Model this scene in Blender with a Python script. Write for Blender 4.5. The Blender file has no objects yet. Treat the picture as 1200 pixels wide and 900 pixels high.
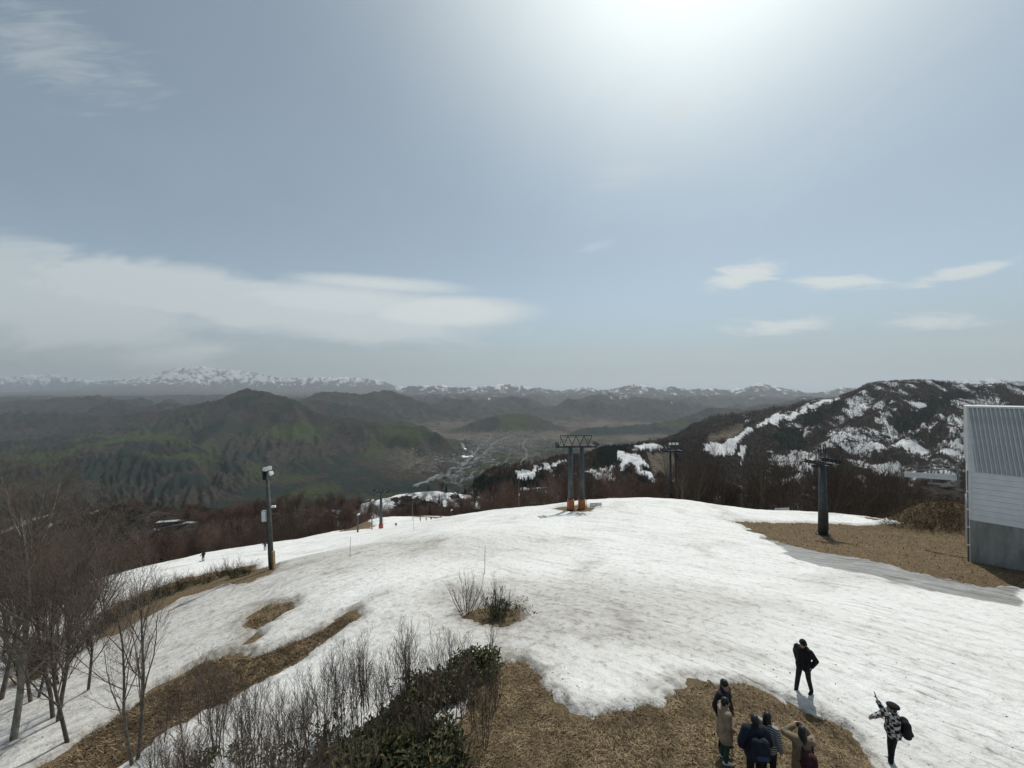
import bpy, bmesh, math, random
import numpy as np
from mathutils import Vector, Matrix, Euler

# ------------------------------------------------------------------ scene, camera, sky, sun
scene = bpy.context.scene
COL = scene.collection
R = math.radians
random.seed(7)

FPX, CX, HY = 452.0, 600.0, 455.0          # focal length in photo pixels, centre column, eye-level row
cam_d = bpy.data.cameras.new('camera')
cam_d.sensor_width = 36.0
cam_d.lens = 36.0 * FPX / 1200.0
cam_d.clip_start = 0.1
cam_d.clip_end = 200000.0
cam = bpy.data.objects.new('camera', cam_d)
cam.location = (0, 0, 0)                   # eye on a roof deck about 10 m above the snow
cam.rotation_euler = (R(90.0) + math.atan((HY - 450.0) / FPX), 0, 0)
COL.objects.link(cam)
scene.camera = cam

SUN_AZ, SUN_EL = 29.0, 56.0                # degrees right of the view axis, above the horizon
EXPOSURE = 0.30
SKY_STRENGTH = 0.070
SUN_STRENGTH = 2.7
HAZE_DENSITY = 2.7e-5

scene.render.engine = 'CYCLES'
scene.cycles.use_denoising = True
scene.cycles.max_bounces = 6
scene.cycles.diffuse_bounces = 3
scene.cycles.glossy_bounces = 2
scene.cycles.transmission_bounces = 4
scene.cycles.transparent_max_bounces = 8
scene.cycles.volume_bounces = 1
scene.view_settings.view_transform = 'Standard'
scene.view_settings.look = 'None'
scene.view_settings.exposure = EXPOSURE
scene.view_settings.gamma = 1.0
scene.view_settings.use_curve_mapping = False


# ------------------------------------------------------------------ small node helper
class NT:
    def __init__(self, tree):
        self.t = tree

    def n(self, kind, ins=None, **props):
        nd = self.t.nodes.new(kind)
        for k, v in props.items():
            setattr(nd, k, v)
        for k, v in (ins or {}).items():
            self.put(nd.inputs[k], v)
        return nd

    def put(self, sock, v):
        if isinstance(v, bpy.types.NodeSocket):
            self.t.links.new(v, sock)
        elif hasattr(v, 'outputs'):
            self.t.links.new(v.outputs[0], sock)
        elif sock.type == 'RGBA' and not isinstance(v, (int, float)) and len(v) == 3:
            sock.default_value = (*v, 1)
        else:
            sock.default_value = v

    def m(self, op, a, b=0.0, c=None, clamp=False):
        nd = self.n('ShaderNodeMath', operation=op, use_clamp=clamp)
        self.put(nd.inputs[0], a)
        self.put(nd.inputs[1], b)
        if c is not None:
            self.put(nd.inputs[2], c)
        return nd.outputs[0]

    def ramp(self, v, a, b, lo=0.0, hi=1.0, smooth=True):
        nd = self.n('ShaderNodeMapRange', interpolation_type='SMOOTHSTEP' if smooth else 'LINEAR')
        for k, x in zip(('Value', 'From Min', 'From Max', 'To Min', 'To Max'), (v, a, b, lo, hi)):
            self.put(nd.inputs[k], x)
        return nd.outputs[0]

    def mix(self, f, a, b, blend='MIX'):
        nd = self.n('ShaderNodeMix', data_type='RGBA', blend_type=blend)
        self.put(nd.inputs['Factor'], f)
        self.put(nd.inputs['A'], a)
        self.put(nd.inputs['B'], b)
        return nd.outputs['Result']

    def noise(self, vec, scale, detail=4.0, rough=0.55, dist=0.0):
        nd = self.n('ShaderNodeTexNoise', {'Scale': scale, 'Detail': detail, 'Roughness': rough, 'Distortion': dist})
        if vec is not None:
            self.put(nd.inputs['Vector'], vec)
        return nd.outputs['Fac']

    def map(self, vec, scale=(1, 1, 1), rot=(0, 0, 0), loc=(0, 0, 0)):
        return self.n('ShaderNodeMapping', {'Vector': vec, 'Scale': scale, 'Rotation': rot, 'Location': loc}).outputs[0]


# ------------------------------------------------------------------ sky
world = bpy.data.worlds.new('World')
scene.world = world
world.use_nodes = True
wt = world.node_tree
wt.nodes.clear()
W = NT(wt)
sky = W.n('ShaderNodeTexSky', sky_type='NISHITA', sun_disc=False, sun_elevation=R(SUN_EL), sun_rotation=R(SUN_AZ),
          altitude=1200.0, air_density=1.0, dust_density=1.6, ozone_density=1.2)
gen = W.n('ShaderNodeTexCoord').outputs['Generated']
sep = W.n('ShaderNodeSeparateXYZ', {0: gen})
dx, dy, dz = sep.outputs
ysafe = W.m('MAXIMUM', dy, 0.02)
pa = W.m('DIVIDE', dx, ysafe)               # direction as slopes: right and up per unit forward
pe = W.m('DIVIDE', dz, ysafe)
front = W.ramp(dy, 0.05, 0.25)
pv = W.n('ShaderNodeCombineXYZ', {0: pa, 1: pe, 2: 0.0}).outputs[0]
# a plane of thin high cloud over the whole sky
zs = W.m('ADD', W.m('MAXIMUM', dz, 0.0), 0.12)
cv = W.n('ShaderNodeCombineXYZ', {0: W.m('DIVIDE', dx, zs), 1: W.m('DIVIDE', dy, zs), 2: 0.0}).outputs[0]
veil = W.noise(W.map(cv, scale=(0.9, 0.45, 1), rot=(0, 0, R(35))), 0.9, 6, 0.6, 0.6)
wisp = W.noise(W.map(cv, scale=(2.2, 0.5, 1), rot=(0, 0, R(-62)), loc=(3.1, 1.7, 0)), 1.1, 8, 0.62, 0.9)
wisp = W.ramp(wisp, 0.56, 0.82, 0.0, 0.42)
edge = W.noise(W.map(pv, scale=(1.0, 3.2, 1), rot=(0, 0, R(-6))), 3.2, 6, 0.6, 0.5)
edge2 = W.noise(W.map(pv, scale=(0.7, 3.6, 1), rot=(0, 0, R(8)), loc=(4, 2, 0)), 8.0, 6, 0.62, 0.6)


def cloud(px, py, hx, hy, tilt, soft, amp, nz=None, rag=1.5):
    """Soft elongated cloud given by its direction (photo column/row), half extents and tilt."""
    a0, e0 = (px - CX) / FPX, (HY - py) / FPX
    c, s = math.cos(R(tilt)), math.sin(R(tilt))
    da = W.m('SUBTRACT', pa, a0)
    de = W.m('SUBTRACT', pe, e0)
    u = W.m('MULTIPLY', W.m('ADD', W.m('MULTIPLY', da, c), W.m('MULTIPLY', de, s)), FPX / hx)
    v = W.m('MULTIPLY', W.m('SUBTRACT', W.m('MULTIPLY', de, c), W.m('MULTIPLY', da, s)), FPX / hy)
    d = W.m('SQRT', W.m('ADD', W.m('MULTIPLY', u, u), W.m('MULTIPLY', v, v)))
    d = W.m('ADD', d, W.m('MULTIPLY', W.m('SUBTRACT', nz if nz is not None else edge, 0.5), rag if nz is None else rag * 1.6))
    return W.ramp(d, 1.0, 1.0 - soft, 0.0, amp)


masks = [cloud(270, 350, 385, 42, -7, 0.5, 0.66), cloud(30, 348, 340, 80, -10, 0.55, 0.52), cloud(520, 366, 130, 26, 0, 0.6, 0.95, None, 0.6), cloud(395, 352, 210, 30, -4, 0.7, 0.8, None, 0.8), cloud(440, 332, 150, 14, -4, 0.8, 0.8, None, 0.7),
         cloud(872, 323, 60, 18, 14, 0.75, 0.95, edge2), cloud(988, 331, 68, 15, 2, 0.75, 0.9, edge2),
         cloud(1130, 319, 78, 10, 12, 0.8, 0.8, edge2), cloud(925, 381, 92, 12, 3, 0.75, 0.85, edge2),
         cloud(1092, 377, 80, 12, 0, 0.8, 0.7, edge2), cloud(795, 125, 34, 17, 20, 1.0, 0.45, edge2),
         cloud(700, 287, 26, 8, 15, 1.0, 0.3, edge2), cloud(60, 55, 150, 60, -22, 1.2, 0.30, edge2), cloud(735, 200, 70, 22, 15, 1.2, 0.22, edge2)]
tot = masks[0]
for mk in masks[1:]:
    tot = W.m('MAXIMUM', tot, mk)
tot = W.m('MULTIPLY', tot, front)
tot = W.m('MAXIMUM', tot, W.m('MULTIPLY', wisp, W.ramp(dz, 0.25, 0.7)))
# thin cirrostratus veil scatters light forward, so it brightens round the sun
sd = Vector((math.sin(R(SUN_AZ)) * math.cos(R(SUN_EL)), math.cos(R(SUN_AZ)) * math.cos(R(SUN_EL)), math.sin(R(SUN_EL))))
dots = W.n('ShaderNodeVectorMath', {0: gen, 1: tuple(sd)}, operation='DOT_PRODUCT').outputs['Value']
glow = W.m('POWER', W.m('MAXIMUM', dots, 0.0), 15.0)
glow = W.m('MULTIPLY', glow, W.m('ADD', 0.7, W.m('MULTIPLY', veil, 0.6)))
hsv = W.n('ShaderNodeHueSaturation', {'Saturation': 0.66, 'Value': 1.0, 'Color': sky.outputs[0]})
base = W.mix(1.0, hsv.outputs[0], (0.96, 1.10, 1.08), 'MULTIPLY')
base = W.mix(W.ramp(dz, 0.26, 0.0, 0.0, 0.66), base, (3.05, 3.27, 3.38))     # dusty layer low over the mountains
cirrus = W.mix(W.m('MULTIPLY', veil, 0.32), base, (5.6, 6.1, 6.2))
withglow = W.mix(W.m('MULTIPLY', glow, 1.0, clamp=True), cirrus, (15.0, 16.0, 15.4))
clouded = W.mix(tot, withglow, (7.9, 8.4, 8.3))
bg = W.n('ShaderNodeBackground', {'Color': clouded, 'Strength': SKY_STRENGTH})
wt.links.new(bg.outputs[0], W.n('ShaderNodeOutputWorld').inputs['Surface'])

# ------------------------------------------------------------------ sun
sun_d = bpy.data.lights.new('sun', 'SUN')
sun_d.energy = SUN_STRENGTH
sun_d.angle = R(0.6)
sun_d.color = (1.0, 0.96, 0.90)
sun = bpy.data.objects.new('sun', sun_d)
sun.rotation_euler = sd.to_track_quat('Z', 'Y').to_euler()
COL.objects.link(sun)


# ------------------------------------------------------------------ numpy noise
def _hash(ix, iy, seed):
    h = (ix.astype(np.int64) * 374761393 + iy.astype(np.int64) * 668265263 + seed * 1442695041) & 0xFFFFFFFF
    h = ((h ^ (h >> 13)) * 1274126177) & 0xFFFFFFFF
    h = h ^ (h >> 16)
    return (h & 0xFFFF).astype(np.float32) / 65535.0


def vnoise(x, y, seed=0):
    ix, iy = np.floor(x), np.floor(y)
    fx, fy = (x - ix).astype(np.float32), (y - iy).astype(np.float32)
    ix, iy = ix.astype(np.int64), iy.astype(np.int64)
    fx = fx * fx * fx * (fx * (fx * 6 - 15) + 10)
    fy = fy * fy * fy * (fy * (fy * 6 - 15) + 10)
    a, b = _hash(ix, iy, seed), _hash(ix + 1, iy, seed)
    c, d = _hash(ix, iy + 1, seed), _hash(ix + 1, iy + 1, seed)
    return (a + (b - a) * fx) * (1 - fy) + (c + (d - c) * fx) * fy - 0.5


def fbm(x, y, oct=4, seed=0, gain=0.5, ridged=False):
    s, amp, f = 0.0, 1.0, 1.0
    for o in range(oct):
        v = vnoise(x * f + 17.3 * o, y * f - 9.1 * o, seed + o)
        s = s + amp * ((0.25 - np.abs(v)) if ridged else v)
        amp *= gain
        f *= 2.03
    return s


def wp(px, py, d):
    """Photo column/row seen at depth d metres in front of the camera -> point in the world."""
    return ((px - CX) / FPX * d, d, (HY - py) / FPX * d)


# ------------------------------------------------------------------ object helpers
def tag(o, label=None, cat=None, group=None, kind=None):
    if label: o['label'] = label
    if cat: o['category'] = cat
    if group: o['group'] = group
    if kind: o['kind'] = kind
    return o


def link(name, mesh, mats=None, parent=None, loc=None):
    o = bpy.data.objects.new(name, mesh)
    COL.objects.link(o)
    if mats is not None:
        for mm in (mats if isinstance(mats, (list, tuple)) else [mats]):
            mesh.materials.append(mm)
    if parent is not None:
        o.parent = parent
    if loc is not None:
        o.location = loc
    return o


def empty(name, loc=(0, 0, 0), rz=0.0):
    o = bpy.data.objects.new(name, None)
    o.empty_display_size = 0.2
    COL.objects.link(o)
    o.location = loc
    o.rotation_euler = (0, 0, rz)
    return o


def np_mesh(name, verts, quads, smooth=True):
    me = bpy.data.meshes.new(name)
    verts = np.asarray(verts, dtype=np.float32).reshape(-1, 3)
    quads = np.asarray(quads, dtype=np.int32)
    k = quads.shape[1]
    me.vertices.add(len(verts))
    me.vertices.foreach_set('co', verts.ravel())
    me.loops.add(quads.size)
    me.loops.foreach_set('vertex_index', quads.ravel())
    me.polygons.add(len(quads))
    me.polygons.foreach_set('loop_start', np.arange(0, quads.size, k, dtype=np.int32))
    me.polygons.foreach_set('loop_total', np.full(len(quads), k, dtype=np.int32))
    me.update(calc_edges=True)
    me.polygons.foreach_set('use_smooth', np.full(len(quads), smooth, dtype=bool))
    return me


def fattr(me, name, arr):
    at = me.attributes.new(name, 'FLOAT', 'POINT')
    at.data.foreach_set('value', np.asarray(arr, dtype=np.float32).ravel())


def copy_tree(o, parent=None):
    c = o.copy()
    COL.objects.link(c)
    c.parent = parent
    for ch in o.children:
        copy_tree(ch, c)
    return c


class MB:
    """Collects simple solids and links them as one mesh."""
    def __init__(self):
        self.v, self.f = [], []

    def add(self, vs, fs):
        k = len(self.v)
        self.v += [tuple(p) for p in vs]
        self.f += [tuple(i + k for i in f) for f in fs]
        return self

    def box(self, c, s, rot=None):
        hx, hy, hz = s[0] / 2, s[1] / 2, s[2] / 2
        vs = [Vector((x, y, z)) for z in (-hz, hz) for y in (-hy, hy) for x in (-hx, hx)]
        if rot is not None:
            vs = [rot @ p for p in vs]
        return self.add([p + Vector(c) for p in vs], [(0, 2, 3, 1), (4, 5, 7, 6), (0, 1, 5, 4), (2, 6, 7, 3), (0, 4, 6, 2), (1, 3, 7, 5)])

    def bar(self, a, b, w, h=None, up=(0, 0, 1)):
        a, b = Vector(a), Vector(b)
        d = (b - a)
        q = d.to_track_quat('X', 'Z').to_matrix()
        return self.box((a + b) / 2, (d.length, w, h or w), q)

    def tube(self, pts, rad, n=8, caps=True):
        pts = [Vector(p) for p in pts]
        if not isinstance(rad, (list, tuple)):
            rad = [rad] * len(pts)
        vs, fs = [], []
        prev = None
        for i, p in enumerate(pts):
            d = (pts[min(i + 1, len(pts) - 1)] - pts[max(i - 1, 0)]).normalized()
            if prev is None:
                u = d.orthogonal().normalized()
            else:
                u = (prev - d * prev.dot(d))
                u = u.normalized() if u.length > 1e-5 else d.orthogonal().normalized()
            prev = u
            w = d.cross(u)
            for k in range(n):
                a = 2 * math.pi * k / n
                vs.append(p + (u * math.cos(a) + w * math.sin(a)) * rad[i])
        for i in range(len(pts) - 1):
            for k in range(n):
                fs.append((i * n + k, i * n + (k + 1) % n, (i + 1) * n + (k + 1) % n, (i + 1) * n + k))
        if caps:
            fs.append(tuple(range(n - 1, -1, -1)))
            fs.append(tuple((len(pts) - 1) * n + k for k in range(n)))
        return self.add(vs, fs)

    def build(self, name, mat, parent=None, loc=None, smooth=False, bevel=0.0):
        me = bpy.data.meshes.new(name)
        me.from_pydata([tuple(p) for p in self.v], [], self.f)
        me.update()
        if smooth:
            me.polygons.foreach_set('use_smooth', [True] * len(me.polygons))
        o = link(name, me, mat, parent, loc)
        if bevel:
            bm = bmesh.new(); bm.from_mesh(me)
            bmesh.ops.bevel(bm, geom=list(bm.edges), offset=bevel, segments=2, affect='EDGES', clamp_overlap=True)
            bm.to_mesh(me); bm.free()
        return o


# ------------------------------------------------------------------ materials
MAT = {}


def material(name, color, rough=0.8, spec=0.3, metal=0.0, var=0.25, nscale=3.0, bump=0.0, bscale=20.0, bdist=0.01):
    m = bpy.data.materials.new(name)
    m.use_nodes = True
    t = m.node_tree
    t.nodes.clear()
    N = NT(t)
    pos = N.n('ShaderNodeTexCoord').outputs['Object']
    nz = N.noise(pos, nscale, 5, 0.6)
    c = N.mix(N.ramp(nz, 0.25, 0.75), tuple(x * (1 - var) for x in color), tuple(min(1, x * (1 + var)) for x in color))
    b = N.n('ShaderNodeBsdfPrincipled', {'Base Color': c, 'Roughness': rough, 'Specular IOR Level': spec, 'Metallic': metal})
    if bump:
        N.put(b.inputs['Normal'], N.n('ShaderNodeBump', {'Height': N.noise(pos, bscale, 4), 'Strength': bump, 'Distance': bdist}).outputs[0])
    t.links.new(b.outputs[0], N.n('ShaderNodeOutputMaterial').inputs['Surface'])
    MAT[name] = m
    return m

# ------------------------------------------------------------------ terrain height
# the ground near the deck: a smooth sheet through surveyed points (x right, y forward, z up, camera at 0,0,0)
CTRL = [(-14, 5, -11.0), (0, 4, -9.8), (10, 4, -10.0), (24, 4, -10.6), (-30, 6, -15.0),
        (0, 9, -10.0), (5.7, 10.4, -9.6), (10.7, 10.9, -10.6), (9.9, 13.3, -10.35), (0, 14.5, -10.4), (16.6, 12.5, -10.95),
        (-5.3, 12, -11.2), (-13.5, 14, -13.5), (-8, 20, -11.9), (-1.5, 20, -11.6), (-17, 26, -14.3), (-24, 18, -15.2), (-40, 20, -20.5),
        (5, 25, -12.5), (20, 22, -12.2), (31.8, 24, -13.0), (50, 26, -14.5), (70, 30, -17.0), (35.5, 30, -13.4), (36, 36, -14.8), (55, 38, -15.6),
        (36.1, 45, -16.9), (14, 38, -14.7), (0, 40, -15.3), (-12, 38, -15.6), (-21, 34, -15.9), (-30, 38, -19.0), (-46, 35, -19.8), (-40, 42, -22.4),
        (9.5, 57, -17.95), (26, 55, -17.5), (-8, 60, -20.5), (-25, 60, -25.0), (-56, 70, -31.0), (-75, 50, -30.0),
        (0, 90, -28.2), (8.3, 75, -22.7), (14.6, 66, -19.0), (22.6, 68, -19.4), (29, 66, -19.15), (34, 62, -18.9), (38.5, 58, -18.2), (43, 54, -17.45), (48, 50, -16.9),
        (60, 58, -22.0), (58, 72, -28.0), (45, 80, -28.5), (28, 88, -29.0), (12, 105, -33.5), (80, 55, -24.0), (95, 75, -36.0),
        (-9.7, 112, -36.0), (-25, 140, -47.5), (-37, 110, -40.0), (-38, 95, -35.6), (-56, 150, -51.5), (-40, 130, -45.6),
        (-67.7, 85, -36.4), (-63, 95, -39.0), (-58, 105, -41.0), (-52, 115, -42.4), (-95, 95, -52.0), (-85, 120, -57.0), (-75, 140, -60.0),
        (-110, 70, -50.0), (-150, 100, -70.0), (-133, 190, -76.0), (-100, 220, -80.0), (-40, 200, -68.0), (0, 170, -58.0), (40, 150, -54.0), (100, 130, -54.0), (140, 100, -52.0),
        (-200, 170, -86.0), (-220, 230, -100.0), (0, 250, -90.0), (0, 310, -106.0), (100, 240, -86.0), (200, 170, -80.0), (220, 230, -100.0), (-120, 300, -110.0), (120, 300, -108.0)]
_c = np.array(CTRL, dtype=np.float64)


def _tps_k(d2):
    return 0.5 * d2 * np.log(d2 + 1e-9)


def _tps_fit(c, lam=2.0):
    n = len(c)
    d2 = ((c[:, None, :2] - c[None, :, :2]) ** 2).sum(-1)
    A = np.zeros((n + 3, n + 3))
    A[:n, :n] = _tps_k(d2) + lam * np.eye(n)
    A[:n, n] = 1; A[:n, n + 1:] = c[:, :2]
    A[n, :n] = 1; A[n + 1:, :n] = c[:, :2].T
    return np.linalg.solve(A, np.concatenate([c[:, 2], np.zeros(3)]))


_w = _tps_fit(_c)


def tps(x, y):
    z = _w[-3] + _w[-2] * x + _w[-1] * y
    for i in range(len(_c)):
        z = z + _w[i] * _tps_k((x - _c[i, 0]) ** 2 + (y - _c[i, 1]) ** 2)
    return z


def sstep(a, b, v):
    t = np.clip((v - a) / (b - a), 0, 1)
    return t * t * (3 - 2 * t)


def base_z(x, y):
    r = np.hypot(x, y)
    left = sstep(-0.16, -0.34, x / np.maximum(y, 1.0))
    lo = -800.0 + 60.0 * sstep(6000, 10000, r) + 420.0 * sstep(14000, 20000, r) + left * 120.0 * sstep(2700, 5600, r) * sstep(9000, 6500, r)
    lo = np.minimum(lo, -320.0)
    hi = -75.0 - (r - 200.0) * 0.29
    return np.maximum(hi, lo)


# ridge network: every ridge is a polyline that sends out spurs, which send out smaller spurs
rng = random.Random(11)
npr0 = np.random.default_rng(17)
MAIN = []
SEG = []                                     # ax ay az bx by bz side_slope


def put_line(pts, k):
    for a, b in zip(pts[:-1], pts[1:]):
        SEG.append((*a, *b, k))


def spurs(pts, spacing, slope, k, depth, jit=0.5, minh=40.0, toward=None):
    pts = [Vector(p) for p in pts]
    acc, nxt, side = 0.0, spacing * rng.uniform(0.2, 0.8), 1
    for a, b in zip(pts[:-1], pts[1:]):
        L = (b - a).length
        t = Vector((b.x - a.x, b.y - a.y, 0)).normalized()
        while nxt < acc + L:
            f = (nxt - acc) / L
            p = a.lerp(b, f)
            for sgn in ((1, -1) if depth > 1 else (side,)):
                n = Vector((-t.y, t.x, 0)) * sgn
                along = -1 if b.z < a.z else 1
                d = (n + t * (-along) * rng.uniform(0.1, 0.9)).normalized()
                zb = float(base_z(np.float64(p.x), np.float64(p.y))) + 5
                h = p.z - zb
                if h < minh:
                    continue
                Ls = min(h / slope, 4200.0 if depth > 1 else 900.0) * rng.uniform(0.7, 1.0)
                q = Vector((p.x, p.y, p.z - 0.01 * h))
                line = [q.copy()]
                ns = 6 if depth > 1 else 3
                end_h = h * rng.uniform(0.0, 0.15) if depth > 1 else h - Ls * slope
                for i in range(ns):
                    d = (d + Vector((rng.uniform(-1, 1), rng.uniform(-1, 1), 0)) * jit * 0.5).normalized()
                    q = q + d * (Ls / ns)
                    g = (i + 1) / ns
                    g = g * (1 + 0.25 * math.sin(g * 9 + rng.uniform(0, 6)) * (1 - g))
                    q.z = p.z - (h - end_h) * max(g, 0) ** 1.35 - 0.01 * h
                    line.append(q.copy())
                put_line([tuple(v) for v in line], k * rng.uniform(0.9, 1.15))
                if depth > 1:
                    spurs(line, spacing * 0.42, slope * 1.35, k * 1.15, depth - 1, jit, minh * 0.8)
            side = -side
            nxt += spacing * rng.uniform(0.7, 1.35)
        acc += L


def rough_line(pts, jit, levels=2):
    pts = [Vector(p) for p in pts]
    for _ in range(levels):
        out = []
        for a, b in zip(pts[:-1], pts[1:]):
            L = (b - a).length
            n = Vector((-(b - a).y, (b - a).x, 0)).normalized()
            m = (a + b) / 2 + n * rng.uniform(-1, 1) * jit * L
            m.z += rng.uniform(-0.5, 0.7) * jit * 0.12 * L
            out += [a, m]
        pts = out + [pts[-1]]
    return [tuple(p) for p in pts]


def ridge(px, k=0.62, spacing=420.0, slope=0.36, depth=2, jit=0.12, levels=2, minh=40.0, far=1.0):
    pts = rough_line([wp(p[0], p[1], p[2] * far) for p in px], jit, levels)
    put_line(pts, k)
    if pts[0][1] > 4000 or abs(px[0][2]) > 1000:
        MAIN.extend(zip(pts[:-1], pts[1:]))
    if depth:
        spurs(pts, spacing, slope, k * 1.05, depth, minh=minh)


# far snowy ranges on the skyline
ridge([(-260, 440, 23000), (-120, 446, 22000), (-60, 438, 22000), (0, 441, 22000), (30, 440, 22000), (55, 438, 22000), (80, 442, 22000), (110, 447, 21500), (130, 445, 21500), (150, 443, 21500), (175, 440, 21500),
       (195, 434, 21500), (210, 430, 21500), (235, 429, 21500), (260, 432, 21500), (285, 434, 21500), (310, 439, 21000), (325, 443, 20500), (345, 443, 20500),
       (375, 442, 20500), (400, 442, 20500), (430, 443, 20500), (450, 447, 20500), (465, 453, 21000)], 0.45, 950, 0.22, 2, 0.05, 1, 120, 1.5)
ridge([(465, 453, 21000), (500, 452, 20000), (520, 452, 20000), (540, 454, 20000), (560, 453, 19500), (575, 451, 19500), (590, 450, 19500), (610, 452, 19500), (640, 456, 19000), (660, 458, 19000), (685, 453, 18500),
       (700, 457, 18000), (715, 457, 18000), (742, 450, 17500), (755, 452, 17500), (770, 456, 17500), (790, 453, 17500), (805, 456, 17500), (830, 455, 17000),
       (850, 456, 17000), (870, 454, 16500), (890, 449, 16500), (910, 452, 16500), (930, 457, 16000), (955, 460, 15500), (985, 454, 15000), (1030, 455, 15000),
       (1100, 450, 15000), (1140, 446, 15000), (1165, 444, 15000), (1200, 447, 15000), (1300, 452, 15000), (1420, 446, 15000)], 0.42, 800, 0.24, 2, 0.05, 1, 120, 1.1)
# middle ranges
ridge([(590, 486, 11000), (650, 479, 11500), (690, 464, 12000), (712, 460, 12000), (735, 467, 12000), (770, 487, 11500), (800, 495, 11000)], 0.6, 650, 0.28, 2, 0.1, 1, 40, 1.0)
ridge([(528, 505, 6700), (552, 495, 7000), (575, 488, 7200), (600, 484, 7300), (625, 486, 7300), (645, 494, 7200), (668, 505, 6900)], 0.40, 450, 0.30, 2, 0.1, 1)
ridge([(330, 478, 9000), (355, 467, 9200), (375, 459, 9500), (400, 459, 9500), (425, 462, 9500), (440, 458, 9800), (457, 457, 10000), (475, 463, 9800), (500, 472, 9500), (530, 483, 9200), (560, 496, 8800)], 0.5, 600, 0.32, 2, 0.08, 1)
ridge([(365, 467, 8000), (420, 475, 7800), (470, 491, 7400), (500, 502, 7000), (520, 512, 6800)], 0.5, 500, 0.32, 2, 0.1, 1)
ridge([(-260, 480, 9000), (-60, 474, 9000), (0, 472, 9000), (60, 468, 9000), (112, 465, 9000), (150, 471, 9000), (180, 475, 8800), (215, 479, 8500), (260, 480, 8000)], 0.45, 600, 0.3, 2, 0.08, 1)
ridge([(640, 518, 5900), (680, 502, 6300), (720, 500, 6500), (760, 497, 6600), (790, 491, 6700), (812, 485, 6800), (830, 478, 7000), (870, 479, 7200), (900, 474, 7500), (960, 466, 8000), (1060, 460, 8500), (1200, 456, 9000), (1400, 456, 9000)], 0.55, 420, 0.34, 2, 0.08, 1)
# the dark mountain left of the town, with its big spurs running down toward the deck
ridge([(-260, 505, 6500), (-80, 500, 6500), (0, 493, 6300), (60, 489, 6200), (130, 488, 6200), (180, 481, 6100), (230, 474, 6000), (262, 467, 6000), (275, 460, 5900), (289, 455, 5900), (300, 458, 5800),
       (320, 463, 5700), (340, 467, 5600), (375, 484, 5400), (400, 488, 5300), (430, 492, 5200), (455, 496, 5100), (475, 499, 5000), (490, 498, 4900), (505, 503, 4800), (520, 513, 4600), (535, 527, 4400), (543, 537, 4300)], 0.42, 600, 0.24, 1, 0.1, 1)
for sp in ([(289, 456, 5890), (278, 476, 5400), (262, 498, 4800), (240, 516, 4300), (215, 540, 3800), (196, 566, 3350), (186, 600, 2900)],
           [(340, 468, 5600), (352, 494, 5050), (340, 520, 4550), (318, 548, 4000), (300, 580, 3450)],
           [(430, 493, 5200), (436, 516, 4700), (420, 538, 4200), (400, 562, 3700), (392, 585, 3300)],
           [(490, 499, 4900), (495, 520, 4500), (482, 545, 3950), (470, 568, 3400)],
           [(130, 489, 6200), (122, 508, 5500), (96, 532, 4700), (60, 560, 3900), (30, 590, 3300)],
           [(240, 518, 4300), (190, 540, 3900), (140, 562, 3400), (80, 592, 2900)],
           [(0, 494, 6300), (-30, 520, 5300), (-60, 550, 4400), (-90, 580, 3600)]):
    ridge(sp, 0.42, 380, 0.40, 1, 0.14, 1)
# the ski hill on the right and its lower shoulder
ridge([(1420, 452, 2400), (1300, 452, 2300), (1200, 453, 2200), (1160, 451, 2150), (1130, 450, 2120), (1100, 446, 2100), (1060, 447, 2050), (1035, 448, 2000), (1018, 452, 1950), (1000, 460, 1900), (975, 471, 1830), (950, 480, 1750), (925, 487, 1680), (900, 494, 1600), (850, 507, 1500), (800, 516, 1400), (760, 520, 1300), (730, 525, 1150), (700, 532, 1050), (660, 538, 950), (630, 547, 900), (602, 557, 850)], 0.44, 260, 0.34, 2, 0.05, 1, 25)
for sp in ([(1040, 448, 2000), (1010, 490, 1600), (970, 530, 1300), (930, 575, 1050)], [(1130, 450, 2120), (1090, 485, 1700), (1050, 525, 1350), (1010, 575, 1050)],
           [(1250, 452, 2250), (1200, 480, 1750), (1140, 515, 1350), (1080, 570, 1000)], [(850, 507, 1500), (840, 530, 1250), (830, 560, 1000)],
           [(760, 521, 1300), (752, 540, 1050), (735, 566, 820)], [(660, 539, 950), (680, 560, 760), (700, 580, 620)]):
    ridge(sp, 0.46, 180, 0.42, 1, 0.1, 1, 20)
# low wooded ridges just below the snow field
for sp in ([(540, 588, 560), (570, 578, 600), (600, 570, 600), (640, 571, 590), (690, 578, 560)],
           [(392, 600, 330), (430, 589, 360), (470, 579, 380), (510, 575, 390), (545, 579, 400), (585, 592, 410)],
           [(560, 596, 250), (600, 590, 250), (640, 588, 250), (700, 585, 235), (760, 586, 225), (820, 592, 210)],
           [(-200, 620, 420), (0, 611, 400), (60, 602, 400), (120, 589, 420), (170, 596, 400), (215, 613, 360), (260, 611, 300), (300, 603, 260), (350, 597, 245), (385, 598, 240), (412, 606, 240)],
           [(860, 580, 330), (950, 575, 330), (1050, 570, 340), (1200, 570, 350), (1350, 575, 350)]):
    ridge(sp, 0.42, 90, 0.4, 1, 0.05, 1, 14)

# polar grid centred under the deck; rows get longer with distance as the eye needs less detail there
TMAX = 1.72
NC_N, NR_N = 620, 600
NC_F, NR_F = 800, 640
R0, R1, R2 = 4.5, 210.0, 56000.0


def grid(nc, nr, ra, rb):
    t = np.tan(np.linspace(-1, 1, nc) * 0.0 + np.arctan(np.linspace(-TMAX, TMAX, nc)))
    az = np.arctan(t)
    r = np.exp(np.linspace(math.log(ra), math.log(rb), nr))
    A, RR = np.meshgrid(az, r)
    return np.sin(A) * RR, np.cos(A) * RR


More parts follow.
